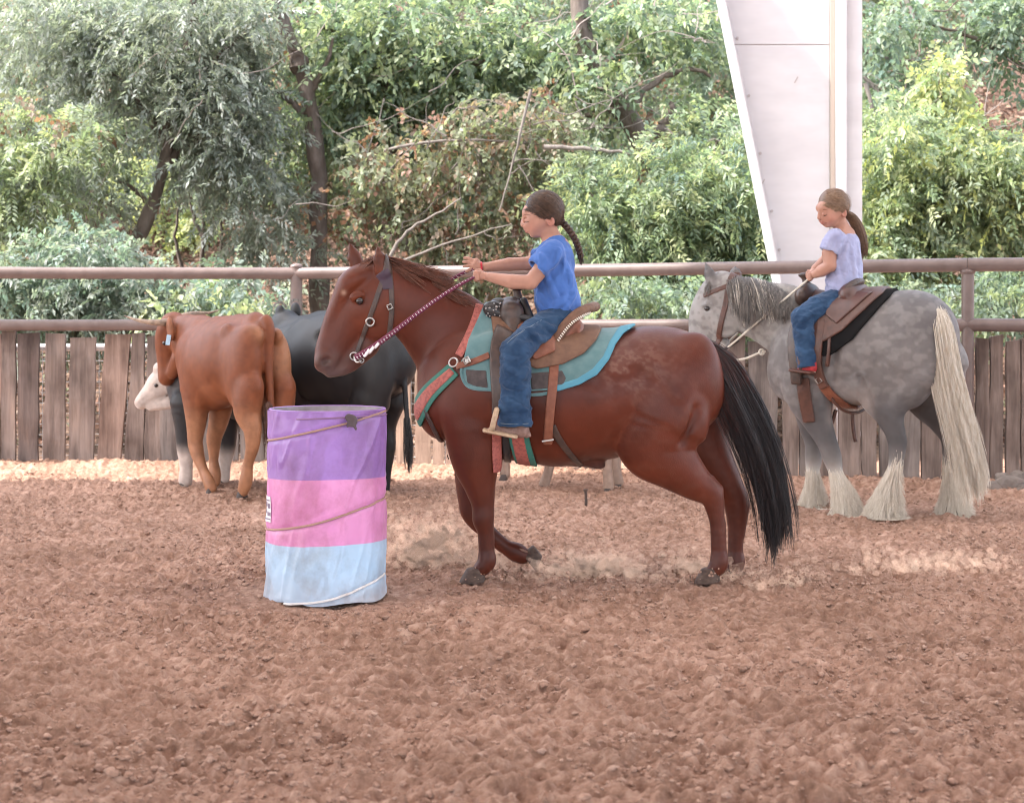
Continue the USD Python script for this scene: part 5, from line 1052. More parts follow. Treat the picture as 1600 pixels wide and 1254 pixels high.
Q = Sculpt(H2, .02); Q.e((1336, 462, 0), (22, 52, 23), -15); Q.e((1340, 470, .06), (20, 40, 16), -15); Q.e((1312, 470, 0), (34, 40, 16), 0)
for sg in (1, -1): Q.c((1318, 468, .14 * sg), 10, (1333, 446, .08 * sg), 8)
obj("cantle", Q.field(.008).mesh(1), cantle_dk, sad2, smooth=True)
Q = Sculpt(H2, .012)
for sg in (1, -1): Q.chain([(1308, 480, .20 * sg, 5), (1318, 460, .20 * sg, 5.5), (1330, 445, .15 * sg, 5.5), (1342, 440, .06 * sg, 5.5), (1345, 440, 0, 5.5)])
obj("cantle_roll", Q.field(.006).mesh(1), dark_leather, sad2, smooth=True)
Q = Sculpt(H2, .02); Q.e((1262, 462, 0), (16, 40, 20), 15); Q.c((1262, 450, 0), 6, (1257, 432, 0), 5); Q.e((1256, 430, 0), (9, 9, 4))
obj("fork", Q.field(.008).mesh(1), dark_leather, sad2, smooth=True)
obj("fender", shell(SG, band([(1262, 480), (1245, 520), (1246, 560), (1248, 600)], 26, 16), .055, h=.008, side=1, rnd=.01), dark_leather, sad2, smooth=40)
obj("rigging_strap", shell(SG, band([(1286, 498), (1284, 540), (1283, 582), (1290, 606)], 13), .045, h=.006, side=1), brown_l, sad2, smooth=40)
obj("saddle_string", shell(SG, band([(1298, 505), (1301, 540), (1296, 572)], 5), .034, h=.005, side=1), brown_l, sad2, smooth=40)
obj("cinch_strap", shell(SG, band([(1282, 585), (1292, 612), (1306, 632), (1320, 650)], 15), .026, h=.006), rust_leather, sad2, smooth=40)
obj("cinch", shell(SG, band([(1256, 590), (1258, 620), (1262, 660)], 20), .018, h=.007), brown_l, sad2, smooth=40)
obj("flank_strap", tube(spline([H2.pt(*p) for p in [(1300, 622, .26), (1318, 641, .16), (1335, 645, .05), (1350, 640, -.08), (1362, 632, -.2)]], 16), .011, 8), brown_l, sad2, smooth=True)
for q in ([(1332, 643, .05), (1333, 665, .05), (1337, 690, .05)], [(1306, 640, .1), (1300, 662, .1)]): obj("hanging_strap", tube(spline([H2.pt(*p) for p in q], 8), .014, 6).apply_scale(1), brown_l, sad2, smooth=True)
bk = SG.hit(1282, 590, .045); obj("buckle", torus(bk, .026, .005, [-.5, -.86, 0], 4, 6), silver_m, sad2)
stirrup(H2, (1247, 545), (1252, 582), .33, .06, .015, brown_l, sad2, (1240, 578, 1272, 582))
br2 = thing("bridle", "brown leather bridle on the grey horse's head", "bridle", loc=H2.pt(1125, 480))
obj("cheek_strap", shell(SG, band([(1140, 424), (1137, 450), (1131, 485), (1123, 520), (1112, 552)], 9, 8), .010, b=.1, h=.005), brown_l, br2, smooth=40)
obj("brow_strap", shell(SG, band([(1140, 444), (1122, 452), (1098, 462)], 7), .010, b=.1, h=.005), brown_l, br2, smooth=40)
p = SG.hit(1112, 556, .014); obj("bit_ring", torus(p, .024, .005, [-.5, -.86, 0]), silver_m, br2, smooth=True)
rope_pale = mat("pale_rope", (.50, .45, .38), .8, bump=(150, .4, .003))
rn2 = thing("reins", "pale rope reins from the grey horse's bit to the second rider's hands", "reins", loc=H2.pt(1200, 490))
h2 = H2.pt(1267, 433, .10)
obj("rein", tube(spline([SG.hit(1113, 557, .03), SG.hit(1132, 541, .05), SG.hit(1165, 518, .04), SG.hit(1215, 480, .03), h2], 40), .008, 8), rope_pale, rn2, smooth=True)
obj("leather_end", tube(spline([SG.hit(1113, 557, .03), SG.hit(1132, 541, .05), SG.hit(1152, 527, .045)], 14), .0105, 8), black_leather, rn2, smooth=True)
lo_ = [H2.pt(*p) for p in [(1118, 560, .1), (1140, 562, .14), (1165, 560, .15), (1185, 552, .13), (1196, 549, .1)]]
obj("rope_loop", cat([tube(spline(lo_, 24), .009, 8), torus(H2.pt(1190, 550, .12), .018, .009, [.3, -.9, .2])]), rope_pale, rn2, smooth=True)
obj("rein", tube(spline([H2.pt(1119, 556, -.12), H2.pt(1180, 500, -.22), H2.pt(1225, 470, -.2), H2.pt(1272, 430, -.02)], 24), .008, 8), rope_pale, rn2, smooth=True)

# ------------------------------------------------------------------ second rider
g2 = thing("person", "child in pale lavender t-shirt and jeans with light brown ponytail riding the grey horse", "person", loc=H2.pt(1318, 460))
dr = H2.pt(1316, 420, 0)[1]; HY_ = -26; HH = Fr(1316, dr, HY_); hs = 25.2 / 31; ks = hs * dr / 8.28
ca, sa = math.cos(.09), math.sin(.09); yc, ys_ = math.cos(math.radians(HY_)), math.sin(math.radians(HY_))
def M2(x, y, b):
    u, w = (x - 849) * ca + (y - 331) * sa, (y - 331) * ca - (x - 849) * sa
    return (1302 + hs * u * yc - b * ks * ys_ * F / dr, 322 + hs * w, b * ks)
K = Sculpt(HH, .012, (.35, .18, .128))
head(K, M2, hs)
K.chain([(1309, 338, 0, 10.5), (1315, 356, 0, 12), (1318, 366, 0, 16)], k=.015)
K.fr = H2
K.chain([(1317, 372, 0, 19, 1.4), (1319, 410, 0, 21, 1.3), (1324, 455, 0, 22, 1.35)], k=.03)
K.chain([(1303, 374, .125, 13), (1296, 396, .15, 11.5), (1297, 415, .165, 10)], k=.012); K.chain([(1297, 415, .165, 10), (1284, 423, .15, 9.5), (1275, 428, .13, 6.5)], k=.008)
K.chain([(1326, 372, -.125, 13), (1300, 392, -.10, 11), (1292, 404, -.06, 9)], k=.012); K.chain([(1292, 404, -.06, 9), (1275, 420, .0, 7.5), (1271, 426, .03, 6)], k=.008)
hand(K, (1275, 428), (1267, 432), .125, 1, 1.0, .78); hand(K, (1272, 425), (1265, 429), .05, 1, 1.0, .78)
K.field(.0045); km = K.mesh(2); kv = np.array(km.vertices)
obj("body", km, skin_mat, g2, smooth=True, tint=K.tints(kv, .008)); K.fr = HH
face_lines(K, M2, g2, 1.15)
hair2 = hair_mat("light_brown_hair", (.085, .046, .028), (.17, .10, .06), .42, (40, 150, 110))
hair2b = hair_mat('fair_highlight_hair', (.15, .088, .052), (.27, .18, .115), .42, (40, 150, 110))
hair_cap(HH, M2, hs, g2, hair2, hair2b, K, 19)
pt_ = [HH.pt(*p) for p in [(1321, 333, 0), (1332, 342, .0), (1341, 358, .01), (1346, 378, .02), (1348, 393, .02), (1346, 406, .02)]]
gp = [[np.array(p) + o * w_ for p, w_ in zip(pt_, (.5, 1, 1.2, 1.3, 1.1, .7))] for o in (np.array([-.026, 0, -.012]), np.array([-.008, -.030, 0]), np.array([.010, -.028, .006]), np.array([.026, 0, .010]))]
curves("ponytail", strands(r, gp, 900, 14, .006, .008, .25), tapered(900, 14, .0042, r), hair2, g2)
tie = spline(pt_, 12)[1]; obj("hair_tie", torus(tie, .017, .006, [.7, 0, -.5], 16, 6), mat("pale_hair_tie", (.5, .42, .40), .7), g2, smooth=True)
Q = Sculpt(H2, .018)
Q.chain([(1317, 368, 0, 16, 1.3), (1317, 384, 0, 25, 1.2), (1318, 412, 0, 26.5, 1.15)], k=.03); Q.chain([(1318, 412, 0, 26.5, 1.15), (1320, 440, 0, 27.5, 1.2)], k=.02); Q.c((1320, 440, 0), 27.5, (1319, 464, 0), 29, w=1.2, flat=(0, 1), k=.012)
for p0, p1, p2 in (((1304, 374, .125), (1296, 393, .148), (1295, 404, .155)), ((1326, 372, -.125), (1304, 390, -.11), (1296, 398, -.08))):
    Q.c(p0, 16.5, p1, 15.5, flat=(0, 1), k=.02); Q.c(p1, 12.8, p2, 12.5, sub=True, k=.003)
Q.c((1300, 352, 0), 10, (1322, 347, 0), 9, sub=True, k=.008)
ridges(Q, .006, [[(1302, 396), (1310, 428), (1318, 455)], [(1330, 388), (1336, 425), (1340, 452)], [(1290, 438), (1308, 450), (1334, 450)], [(1324, 378), (1318, 410)], [(1312, 384), (1304, 400), (1298, 420)], [(1340, 380), (1342, 410)]], .013)
garment(Q, .006, "t_shirt", cloth("lavender_cotton", (.25, .265, .41), (.30, .315, .465)), g2, .012, 8, 13, (1.5, 1, .9))
Q = Sculpt(H2, .02); Q.c((1324, 452, 0), 25, (1322, 470, 0), 26, w=1.25, flat=(1, 0))
for sg in (1, -1):
    x = 0 if sg > 0 else 24
    Q.chain([(1312 + x, 472, .10 * sg, 22), (1280 + x, 482, .22 * sg, 21.5), (1255 + x, 498, .31 * sg, 18.5)], k=.03); Q.c((1255 + x, 498, .31 * sg), 18.5, (1258 + x, 530, .335 * sg), 17, k=.02, w=.85); Q.c((1258 + x, 530, .335 * sg), 17, (1262 + x, 574, .345 * sg), 16, k=.02, w=.85, flat=(0, 1))
ridges(Q, .007, [[(1288, 480), (1264, 492), (1248, 506)], [(1244, 514), (1256, 522), (1268, 516)], [(1247, 544), (1258, 552), (1270, 548)], [(1268, 500), (1262, 525)], [(1300, 472), (1290, 486), (1272, 492)]], .013)
garment(Q, .007, "jeans", denim, g2, .009, 11, 16, (1, 1, 1.6))
red_shoe = mat("red_shoe", (.33, .025, .03), .6); sole_m = mat("pale_sole", (.45, .38, .33), .7)
for sg in (1, -1):
    x = 0 if sg > 0 else 24
    Q = Sculpt(H2, .012); Q.c((1268 + x, 568, .345 * sg), 9.5, (1269 + x, 573, .345 * sg), 8.5); Q.c((1270 + x, 575, .345 * sg), 6.5, (1252 + x, 576, .355 * sg), 5.5, w=1.2)
    s_ = obj("shoe", Q.field(.005).mesh(1), red_shoe, g2, smooth=True)
    Q = Sculpt(H2, .006); Q.c((1272 + x, 581, .345 * sg), 2.6, (1250 + x, 581, .356 * sg), 2.6, w=2.4); obj("sole", Q.field(.005).mesh(0), sole_m, s_, smooth=True)
# ------------------------------------------------------------------ cattle by the fence
horn_m = mat("horn", (.30, .21, .15), .45, noise=((.14, .095, .07), (20, 20, 20), 4, .4, .65)); cow_hoof = mat("cow_hoof", (.06, .045, .04), .6)
def cow_coat(name, spec=.3): return tint_mat(name, rough=.5, spec=spec, noise=(14, .80, 1.16), bump=((180, 180, 70), .35, .005))
def cow_legs(S, legs, cols):
    for b, p in legs:
        S.chain([(q[0], q[1], b, q[2] * 1.08, q[3] if len(q) > 3 else .85) for q in p], k=.03, col=cols)
def finish(S, t, mt, h=.012, extra=None, soft=.02):
    S.field(h); m = S.mesh(2); v = np.array(m.vertices); ti = S.tints(v, soft) * (.85 + .3 * meshkit.fbm(v * 6, 4, 3))[:, None]
    if extra is not None: ti = extra(v, ti)
    return obj("body", m, mt, t, smooth=True, tint=ti)
def cloven(t, fr, px, py, b, r_=.042):
    c = fr.pt(px, py, b)
    for s_ in (1, -1): hoof(t, c + fr.l * .021 * s_, fr.f, r_ * .62, .05, cow_hoof)
# brown horned cow
C1 = Fr(372, 12.25, 46); br_ = (.150, .043, .016); lt = (.26, .115, .058); S = Sculpt(C1, .04, br_)
S.chain([(318, 556, 0, 54, .72), (342, 566, 0, 67, .82), (364, 563, 0, 67, .84), (384, 552, 0, 54, .86)], k=.05)
S.e((330, 590, 0), (60, 44, 50), 0, k=.06)
S.chain([(306, 512, 0, 14), (340, 508, 0, 12), (375, 505, 0, 13), (400, 503, 0, 14), (412, 508, 0, 12)], k=.04)     # backbone
S.e((356, 516, .17), (13, 8, 11), 0, k=.05); S.e((412, 512, -.19), (13, 8, 11), 0, k=.05)                      # hip bones
S.e((400, 522, .09), (16, 9, 12), 0, k=.03, col=lt); S.e((430, 524, -.09), (16, 9, 12), 0, k=.03, col=lt)
S.e((380, 575, .13), (36, 26, 68), 10, k=.09); S.e((422, 582, -.15), (42, 26, 70), 10, k=.07, col=lt)
S.e((312, 590, .14), (34, 18, 52), 15, k=.04)
cow_legs(S, [(.14, [(388, 606, 28, .7), (387, 640, 23), (395, 674, 14), (395, 690, 12), (388, 725, 8), (384, 752, 10.5), (380, 766, 9)]), (-.16, [(436, 608, 30, .7), (436, 645, 23), (446, 682, 15), (444, 725, 10), (440, 755, 11.5), (437, 768, 10)]),
             (.12, [(306, 608, 28, .7), (307, 650, 18), (305, 690, 12), (308, 706, 11), (318, 735, 7.5), (327, 754, 9.5), (330, 762, 9)]), (-.12, [(346, 620, 26, .7), (342, 655, 16), (334, 690, 11.5), (334, 720, 7.5), (336, 742, 9.5), (336, 752, 8.5)])], lambda y: lt if y > 640 else br_)
S.chain([(314, 535, 0, 44, .55), (292, 528, 0, 36, .55), (276, 522, 0, 28, .6)], k=.04)
S.chain([(272, 508, 0, 21, 1.1), (264, 530, 0, 22, .95), (262, 556, 0, 18, .9), (261, 578, 0, 14, 1), (261, 590, 0, 13, 1.1)], k=.025)
S.c((283, 560, 0), 16, (270, 582, 0), 10, k=.03)
S.e((266, 514, .135), (8, 5, 20), -12, k=.012, col=(.20, .075, .035)); S.e((287, 506, -.14), (8, 5, 16), 10, k=.012)
S.chain([(416, 500, 0, 9), (420, 516, .0, 9), (419, 550, .0, 8), (421, 600, .0, 6.5), (423, 645, .0, 5.5)], k=.012)
cow1 = thing("cow", "reddish brown horned cow with blue ear tag standing rear-on behind the barrel", "cow", loc=C1.o)
finish(S, cow1, cow_coat("brown_cow_coat")); SC1 = S
obj("horn", tube(spline([C1.pt(*p) for p in [(264, 503, .09), (244, 504, .2), (220, 501, .28), (194, 493, .36)]], 16), np.linspace(.034, .004, 16), 12), horn_m, cow1, smooth=True)
obj("horn", tube(spline([C1.pt(*p) for p in [(284, 496, -.1), (306, 490, -.22), (322, 489, -.3), (342, 484, -.36)]], 16), np.linspace(.032, .004, 16), 12), horn_m, cow1, smooth=True)
tg = C1.pt(263, 531, .17); obj("ear_tag", box(tg, [.035, .008, .085], trimesh.transformations.rotation_matrix(.15, [0, 1, 0])), mat("blue_ear_tag", (.35, .50, .62), .5), cow1)
eyeball(cow1, C1.pt(257, 536, .105), .018)
for px, py, b in ((379, 777, .14), (436, 780, -.16), (331, 771, .12), (335, 758, -.12)): cloven(cow1, C1, px, py, b)
tailr = np.random.default_rng(3); ts = [[C1.pt(419 + o, 632, .05), C1.pt(421 + o * 1.6, 660, .05), C1.pt(423 + o * 1.2, 690, .04), C1.pt(424 + o, 715, .04)] for o in (-4, 0, 4)]
curves("tail_switch", strands(tailr, ts, 220, 10, .012, .014, .4), tapered(220, 10, .004, tailr), hair_mat("brown_switch", (.05, .022, .014), (.14, .06, .035)), cow1)
# white-faced black cow behind it
C2 = Fr(330, 13.1, 14); bk_ = (.016, .014, .015); w2 = (.43, .355, .315); S = Sculpt(C2, .04, bk_)
S.chain([(330, 588, 0, 52, .8), (390, 592, 0, 66, .9), (450, 590, 0, 66, .9), (500, 586, 0, 58, .9)], k=.05)
S.e((300, 600, 0), (40, 34, 44), 10, k=.05, col=(.05, .047, .05))
S.chain([(312, 580, 0, 40, .6), (285, 590, 0, 27, .7)], k=.04)
S.chain([(264, 588, 0, 20, .9), (252, 598, 0, 21, .8), (238, 612, 0, 16, .8), (226, 624, 0, 12.5, 1), (221, 629, 0, 10.5, 1.1)], k=.02, col=w2)
S.e((252, 576, 0), (12, 16, 11), 30, k=.02, col=w2); S.c((268, 628, 0), 10, (236, 634, 0), 8, k=.02, col=w2); S.e((217, 628, 0), (5, 8, 6), 30, k=.01, col=(.42, .25, .22))
S.e((257, 586, .115), (8, 6, 16), -15, k=.01, col=(.55, .36, .30)); S.e((244, 602, .092), (5, 3, 3), 0, k=.006, sub=True)
cow_legs(S, [(.14, [(292, 632, 26, .7), (290, 675, 15), (290, 700, 13), (291, 730, 9.5), (290, 750, 10.5)]), (-.14, [(352, 640, 24, .7), (355, 680, 14), (354, 702, 12.5), (350, 730, 9.5), (349, 745, 10)]), (.15, [(500, 620, 34, .6), (496, 660, 20), (503, 695, 13), (500, 750, 9)]), (-.15, [(520, 620, 34, .6), (516, 660, 20), (523, 695, 13), (520, 748, 9)])], lambda y: w2 if y > 706 else bk_)
cow2 = thing("cow", "black cow with white face and white stockings looking left behind the brown cow", "cow", loc=C2.o)
finish(S, cow2, cow_coat("white_faced_coat"), soft=.008)
eyeball(cow2, C2.pt(244, 602, .084), .017); obj("nostril", trimesh.creation.icosphere(2, .010).apply_translation(C2.pt(219, 625, .045)), black_leather, cow2, smooth=True)
nc = [C2.pt(284 + 8 * math.sin(a), 597 + 27 * math.cos(a), .105 * math.sin(a)) for a in np.linspace(0, 2 * np.pi, 25)]
for px, py, b in ((289, 757, .14), (348, 754, -.14), (499, 757, .15), (519, 754, -.15)): cloven(cow2, C2, px, py, b)
# black cow
C3 = Fr(545, 12.65, 38); S = Sculpt(C3, .045, (.0055, .0053, .0065))
S.chain([(468, 566, 0, 66, .78), (515, 566, 0, 77, .85), (562, 562, 0, 76, .88), (592, 560, 0, 64, .9)], k=.06)
S.chain([(450, 512, 0, 16), (500, 503, 0, 14), (550, 498, 0, 14), (590, 504, 0, 14)], k=.05)
S.e((545, 512, .25), (16, 10, 13), 0, k=.04); S.e((600, 516, -.22), (16, 10, 13), 0, k=.04); S.e((470, 540, .17), (30, 14, 44), 20, k=.05)
S.c((505, 525, .27), 6, (520, 560, .31), 8, k=.08, sub=True)
S.e((585, 590, .17), (36, 22, 62), 8, k=.05); S.e((606, 590, -.18), (34, 24, 62), 8, k=.05)
S.chain([(455, 530, 0, 40, .6), (446, 515, -.02, 30, .8), (446, 512, -.1, 24)], k=.04)
S.e((437, 489, .02), (9, 6, 13), 15, k=.01); S.e((462, 486, -.13), (10, 6, 14), -10, k=.01)
cow_legs(S, [(.15, [(578, 625, 34, .7), (572, 665, 22), (582, 700, 14), (578, 740, 10), (574, 765, 11)]), (-.15, [(604, 625, 32, .7), (598, 665, 21), (604, 700, 14), (601, 740, 10), (598, 768, 11)]), (.14, [(470, 620, 26, .7), (470, 680, 15), (470, 740, 10), (470, 760, 11)]), (-.14, [(490, 620, 26, .7), (490, 680, 15), (490, 740, 10), (490, 756, 11)])], lambda y: (.006, .0058, .007))
S.chain([(610, 528, 0, 9), (624, 556, 0, 7), (631, 590, 0, 5), (635, 640, 0, 4), (638, 680, 0, 4)], k=.012)
cow3 = thing("cow", "glossy black cow standing between the barrel and the fence, tail hanging right", "cow", loc=C3.o)
finish(S, cow3, cow_coat("black_cow_coat", .42))
ts = [[C3.pt(637 + o * .5, 655, 0), C3.pt(639 + o, 685, 0), C3.pt(640 + o, 715, 0), C3.pt(641 + o * .6, 742, 0)] for o in (-7, 0, 7)]
curves("tail_switch", strands(tailr, ts, 260, 10, .012, .014, .4), tapered(260, 10, .0045, tailr), hair_mat("black_switch", (.008, .007, .008), (.03, .026, .026)), cow3)
for px, py, b in ((572, 774, .15), (597, 777, -.15), (469, 768, .14), (489, 764, -.14)): cloven(cow3, C3, px, py, b)
fe = []
for (cx0, cy0, b0) in ((437, 487, .02), (462, 483, -.13)):
    for a in np.linspace(-2.6, -.5, 34): fe.append([C3.pt(cx0 + 9 * math.cos(a), cy0 + 13 * math.sin(a), b0), C3.pt(cx0 + 13 * math.cos(a), cy0 + 17 * math.sin(a), b0)])
curves("ear_fringe", np.array(fe), np.full((len(fe), 2), .004), mane2, cow3)
# tan cow almost wholly hidden by the chestnut horse
C4 = Fr(870, 12.7, 8); tn = (.36, .24, .17); S = Sculpt(C4, .04, tn)
S.chain([(800, 610, 0, 52, .8), (870, 612, 0, 60, .9), (935, 608, 0, 54, .9)], k=.05); S.chain([(795, 600, 0, 34, .6), (765, 610, 0, 26, .7), (748, 630, 0, 18, .8), (740, 640, 0, 14)], k=.04)
cow_legs(S, [(.14, [(790, 640, 24, .7), (786, 680, 13), (788, 705, 10), (789, 728, 7), (789, 740, 8)]), (-.14, [(865, 640, 24, .7), (864, 690, 12), (861, 712, 9.5), (857, 735, 7), (850, 757, 8)]), (.14, [(935, 640, 28, .6), (930, 670, 15), (944, 700, 10), (949, 735, 7), (951, 760, 8)]), (-.14, [(950, 640, 26, .6), (955, 690, 12), (962, 730, 7), (966, 752, 8)])], lambda y: (.27, .19, .15))
cow4 = thing("cow", "tan cow hidden behind the chestnut horse, only its lower legs showing under the belly", "cow", loc=C4.o)
finish(S, cow4, cow_coat("tan_cow_coat"))
for px, py, b in ((788, 750, .14), (847, 767, -.14), (950, 772, .14), (966, 765, -.14)): cloven(cow4, C4, px, py, b, .048)
# ------------------------------------------------------------------ striped barrel
BD = 7.78; bc_ = P(512, HY, BD) * [1, 1, 0]
barrel = thing("barrel", "barrel in purple, pink and pale blue cloth cover standing in front of the cows", "barrel", loc=bc_)
def bz(py): return HC - (py - HY) / F * (BD - .29)
def vinyl(name, c, c2): return usdkit.material(stage, "/World/Looks/" + name, {"g": ("geometry", {}), "n": ("noise_texture", {"scale": 5.0, "detail": 5}), "r": ("rgb_ramp", {"ramp": [(.3, c2), (.65, c)]}),
    "f": ("noise_texture", {"scale": 7.0, "detail": 3, "distortion": .2}), "d": ("noise_texture", {"scale": 3.2, "detail": 8, "roughness": .7}), "dr": ("rgb_ramp", {"ramp": [(.46, (1, 1, 1)), (.68, (.72, .64, .60))]}), "x": ("mix", {"mix_type": "multiply", "fac": 1.0}),
    "b": ("bump", {"strength": .35, "distance": .02}), "sz": ("separate_xyz", {}), "zr": ("map_range", {"from_min": .16, "from_max": .0, "to_min": 0.0, "to_max": .75, "clamp": True}), "zm": ("math", {"math_type": "multiply"}), "dm": ("mix", {"color2": (.30, .20, .155)}), "p": ("principled_bsdf", {"roughness": .40, "specular_ior_level": .4})},
    [("g.position", "n.vector"), ("g.position", "f.vector"), ("g.position", "d.vector"), ("n.fac", "r.fac"), ("d.fac", "dr.fac"), ("r.color", "x.color1"), ("dr.color", "x.color2"), ("x.color", "dm.color1"), ("g.position", "sz.vector"), ("sz.z", "zr.value"), ("zr.result", "zm.value1"), ("d.fac", "zm.value2"), ("zm.value", "dm.fac"), ("dm.color", "p.base_color"), ("f.fac", "b.height"), ("b.normal", "p.normal")], surface="p.BSDF")
purple = vinyl("purple_vinyl", (.30, .17, .44), (.24, .128, .36)); pink = vinyl("pink_vinyl", (.58, .235, .44), (.50, .18, .37)); sky_blue = vinyl("pale_blue_vinyl", (.37, .50, .64), (.30, .43, .57)); white_v = vinyl("white_vinyl", (.74, .74, .74), (.66, .66, .67))
cord_spec = [((415, 694), (552, 662), (612, 646), 2.8), ((413, 836), (510, 818), (609, 786), 2.8), ((440, 950), (530, 938), (610, 910), 2.4)]
TW = np.array([-.30, 0])
def cord_z(a, k):
    """Height of cord k at angle a (0 faces the camera, growing to the right)."""
    s0 = cord_spec[k]; x = np.sin(a); zl, zm, zr = bz(s0[0][1]), bz(s0[1][1]), bz(s0[2][1]); xm = (s0[1][0] - 512) / 97
    return np.interp(x, [-1, xm, 1], [zl, zm, zr])
def surf(a, zz):
    """Cloth radius at angle a, height zz."""
    R = .292 + .004 * (zz < .95) + .006 * np.clip((.28 - zz) / .28, 0, 1)
    q = np.stack([np.sin(a) * 1.1, np.cos(a) * 1.1, zz * 1.4], -1)
    w = .010 * (np.abs(2 * meshkit.fbm(q * np.array([3.2, 3.2, 2.6]) + 5, 3, 8) - 1)) + .006 * meshkit.fbm(np.stack([a * 6 + zz * 5, zz * 2.2, 0 * a], -1), 2, 4) + .007 * np.clip(.22 - np.abs(2 * meshkit.fbm(np.stack([a * 3.2 - zz * 2.4, zz * 2.0 + 3, 0 * a], -1), 2, 11) - 1), 0, 1) / .22
    pin = 0
    for k in range(3): pin = pin - .007 * np.exp(-((zz - cord_z(a, k)) / .016) ** 2) * (np.cos(a) > -.2)
    return R + w - .004 + pin + .010 * np.exp(-zz / .02) * (.5 + meshkit.noise(q * 6, 2))
def bband(z0, z1, name, m, n=64, tilt=0.0, skirt=0.0):
    a = np.linspace(-np.pi, np.pi, 181); A, V = np.meshgrid(a, np.linspace(0, 1, n), indexing="ij")
    zb = z0(A) if callable(z0) else z0; zt = z1(A) if callable(z1) else z1; Zz = zb + (zt - zb) * V; R = surf(A, Zz)
    lean = -.010 * (1 - Zz / .95)
    X, Y = np.sin(A) * R + lean, -np.cos(A) * R
    v, f = grid_mesh(X + bc_[0], Y + bc_[1], Zz); o = obj(name, (v, f[:, ::-1]), m, barrel, smooth=True); return o
zA, zB = (lambda a: bz(751) + .004 * np.sin(2 * a + 1)), (lambda a: bz(854) + .005 * np.sin(2 * a + .3))
bband(lambda a: .002 + .012 * (np.sin(3 * a) ** 2), zB, "blue_band", sky_blue); bband(zB, zA, "pink_band", pink); bband(zA, lambda a: .945 + 0 * a, "purple_band", purple)
a = np.linspace(0, 2 * np.pi, 73); rings = []
for rr, zz in ((.292, .940), (.296, .946), (.293, .951), (.287, .952), (.282, .948), (.278, .915), (.0, .912)): rings.append(np.stack([bc_[0] + np.sin(a) * rr, bc_[1] - np.cos(a) * rr, 0 * a + zz], 1))
lid_m = mat("lid_grey", (.26, .23, .25), .7, noise=((.15, .13, .13), 9, 5, .35, .7))
v, f = grid_mesh(*[np.array(rings)[:5, :, j] for j in range(3)]); obj("top_rim", (v, f), purple, barrel, smooth=True)
v, f = grid_mesh(*[np.array(rings)[4:, :, j] for j in range(3)]); obj("lid", (v, f), lid_m, barrel, smooth=True)
tan_cord = mat("tan_cord", (.33, .20, .16), .75, bump=(120, .4, .002))
for k in range(3):
    aa = np.linspace(-1.55, 1.55, 60) if k < 2 else np.linspace(-.6, 1.55, 50); zz = cord_z(aa, k); zz = ndimage.gaussian_filter1d(zz, 4); R = surf(aa, zz) + .004
    obj("cord", tube(np.stack([bc_[0] + np.sin(aa) * R - .010 * (1 - zz / .95), bc_[1] - np.cos(aa) * R, zz], 1), .0055 if k < 2 else .006, 8), tan_cord if k < 2 else white_v, barrel, smooth=True)
aa = np.linspace(-.4, 1.55, 40); zz = np.interp(np.sin(aa), [-.4, .4, 1], [bz(655), bz(652), bz(652)]); R = surf(aa, zz) + .004
obj("cord", tube(np.stack([bc_[0] + np.sin(aa) * R, bc_[1] - np.cos(aa) * R, zz], 1), .004, 6), mat("mauve_cord", (.22, .12, .22), .7), barrel, smooth=True)
kn = P(549, 657, BD - .285); Q = Sculpt(Fr(549, BD - .285), .008); Q.e((545, 652, .01), (6, 3, 6), 30); Q.e((553, 655, .01), (5, 3, 8), -30); Q.e((549, 662, .01), (7, 3, 5), 10); Q.c((552, 660, .01), 2.5, (556, 670, .01), 2); Q.c((546, 660, .01), 2.5, (543, 666, .01), 1.8)
obj("tie_knot", Q.field(.003).mesh(1), mat("dark_knot", (.07, .05, .055), .7), barrel, smooth=True)
# small worn print on the left edge of the pink band
pw, pd = mat("print_white", (.70, .66, .70), .6), mat("print_grey", (.20, .16, .22), .6)
def decal(x0, x1, y0, y1, off):
    aa = np.arcsin(np.clip((np.array([x0, x1]) - 512) / 96.5, -.998, .998)); A, V = np.meshgrid(np.linspace(aa[0], aa[1], 8), np.linspace(bz(y1), bz(y0), 10), indexing="ij"); R = surf(A, V) + off
    v, f = grid_mesh(bc_[0] + np.sin(A) * R - .010 * (1 - V / .95), bc_[1] - np.cos(A) * R, V); return trimesh.Trimesh(v, f[:, ::-1], process=False)
pm_ = obj("printed_patch", decal(416.4, 428, 781, 822, .003), pw, barrel, smooth=True)
obj("print_marks", cat([decal(419, 427, 786, 788, .005), decal(420, 423, 790, 797, .005), decal(424, 427, 792, 800, .005), decal(419, 422, 802, 808, .005), decal(423, 427.5, 806, 812, .005), decal(418, 427.5, 816, 818, .005)]), pd, pm_)
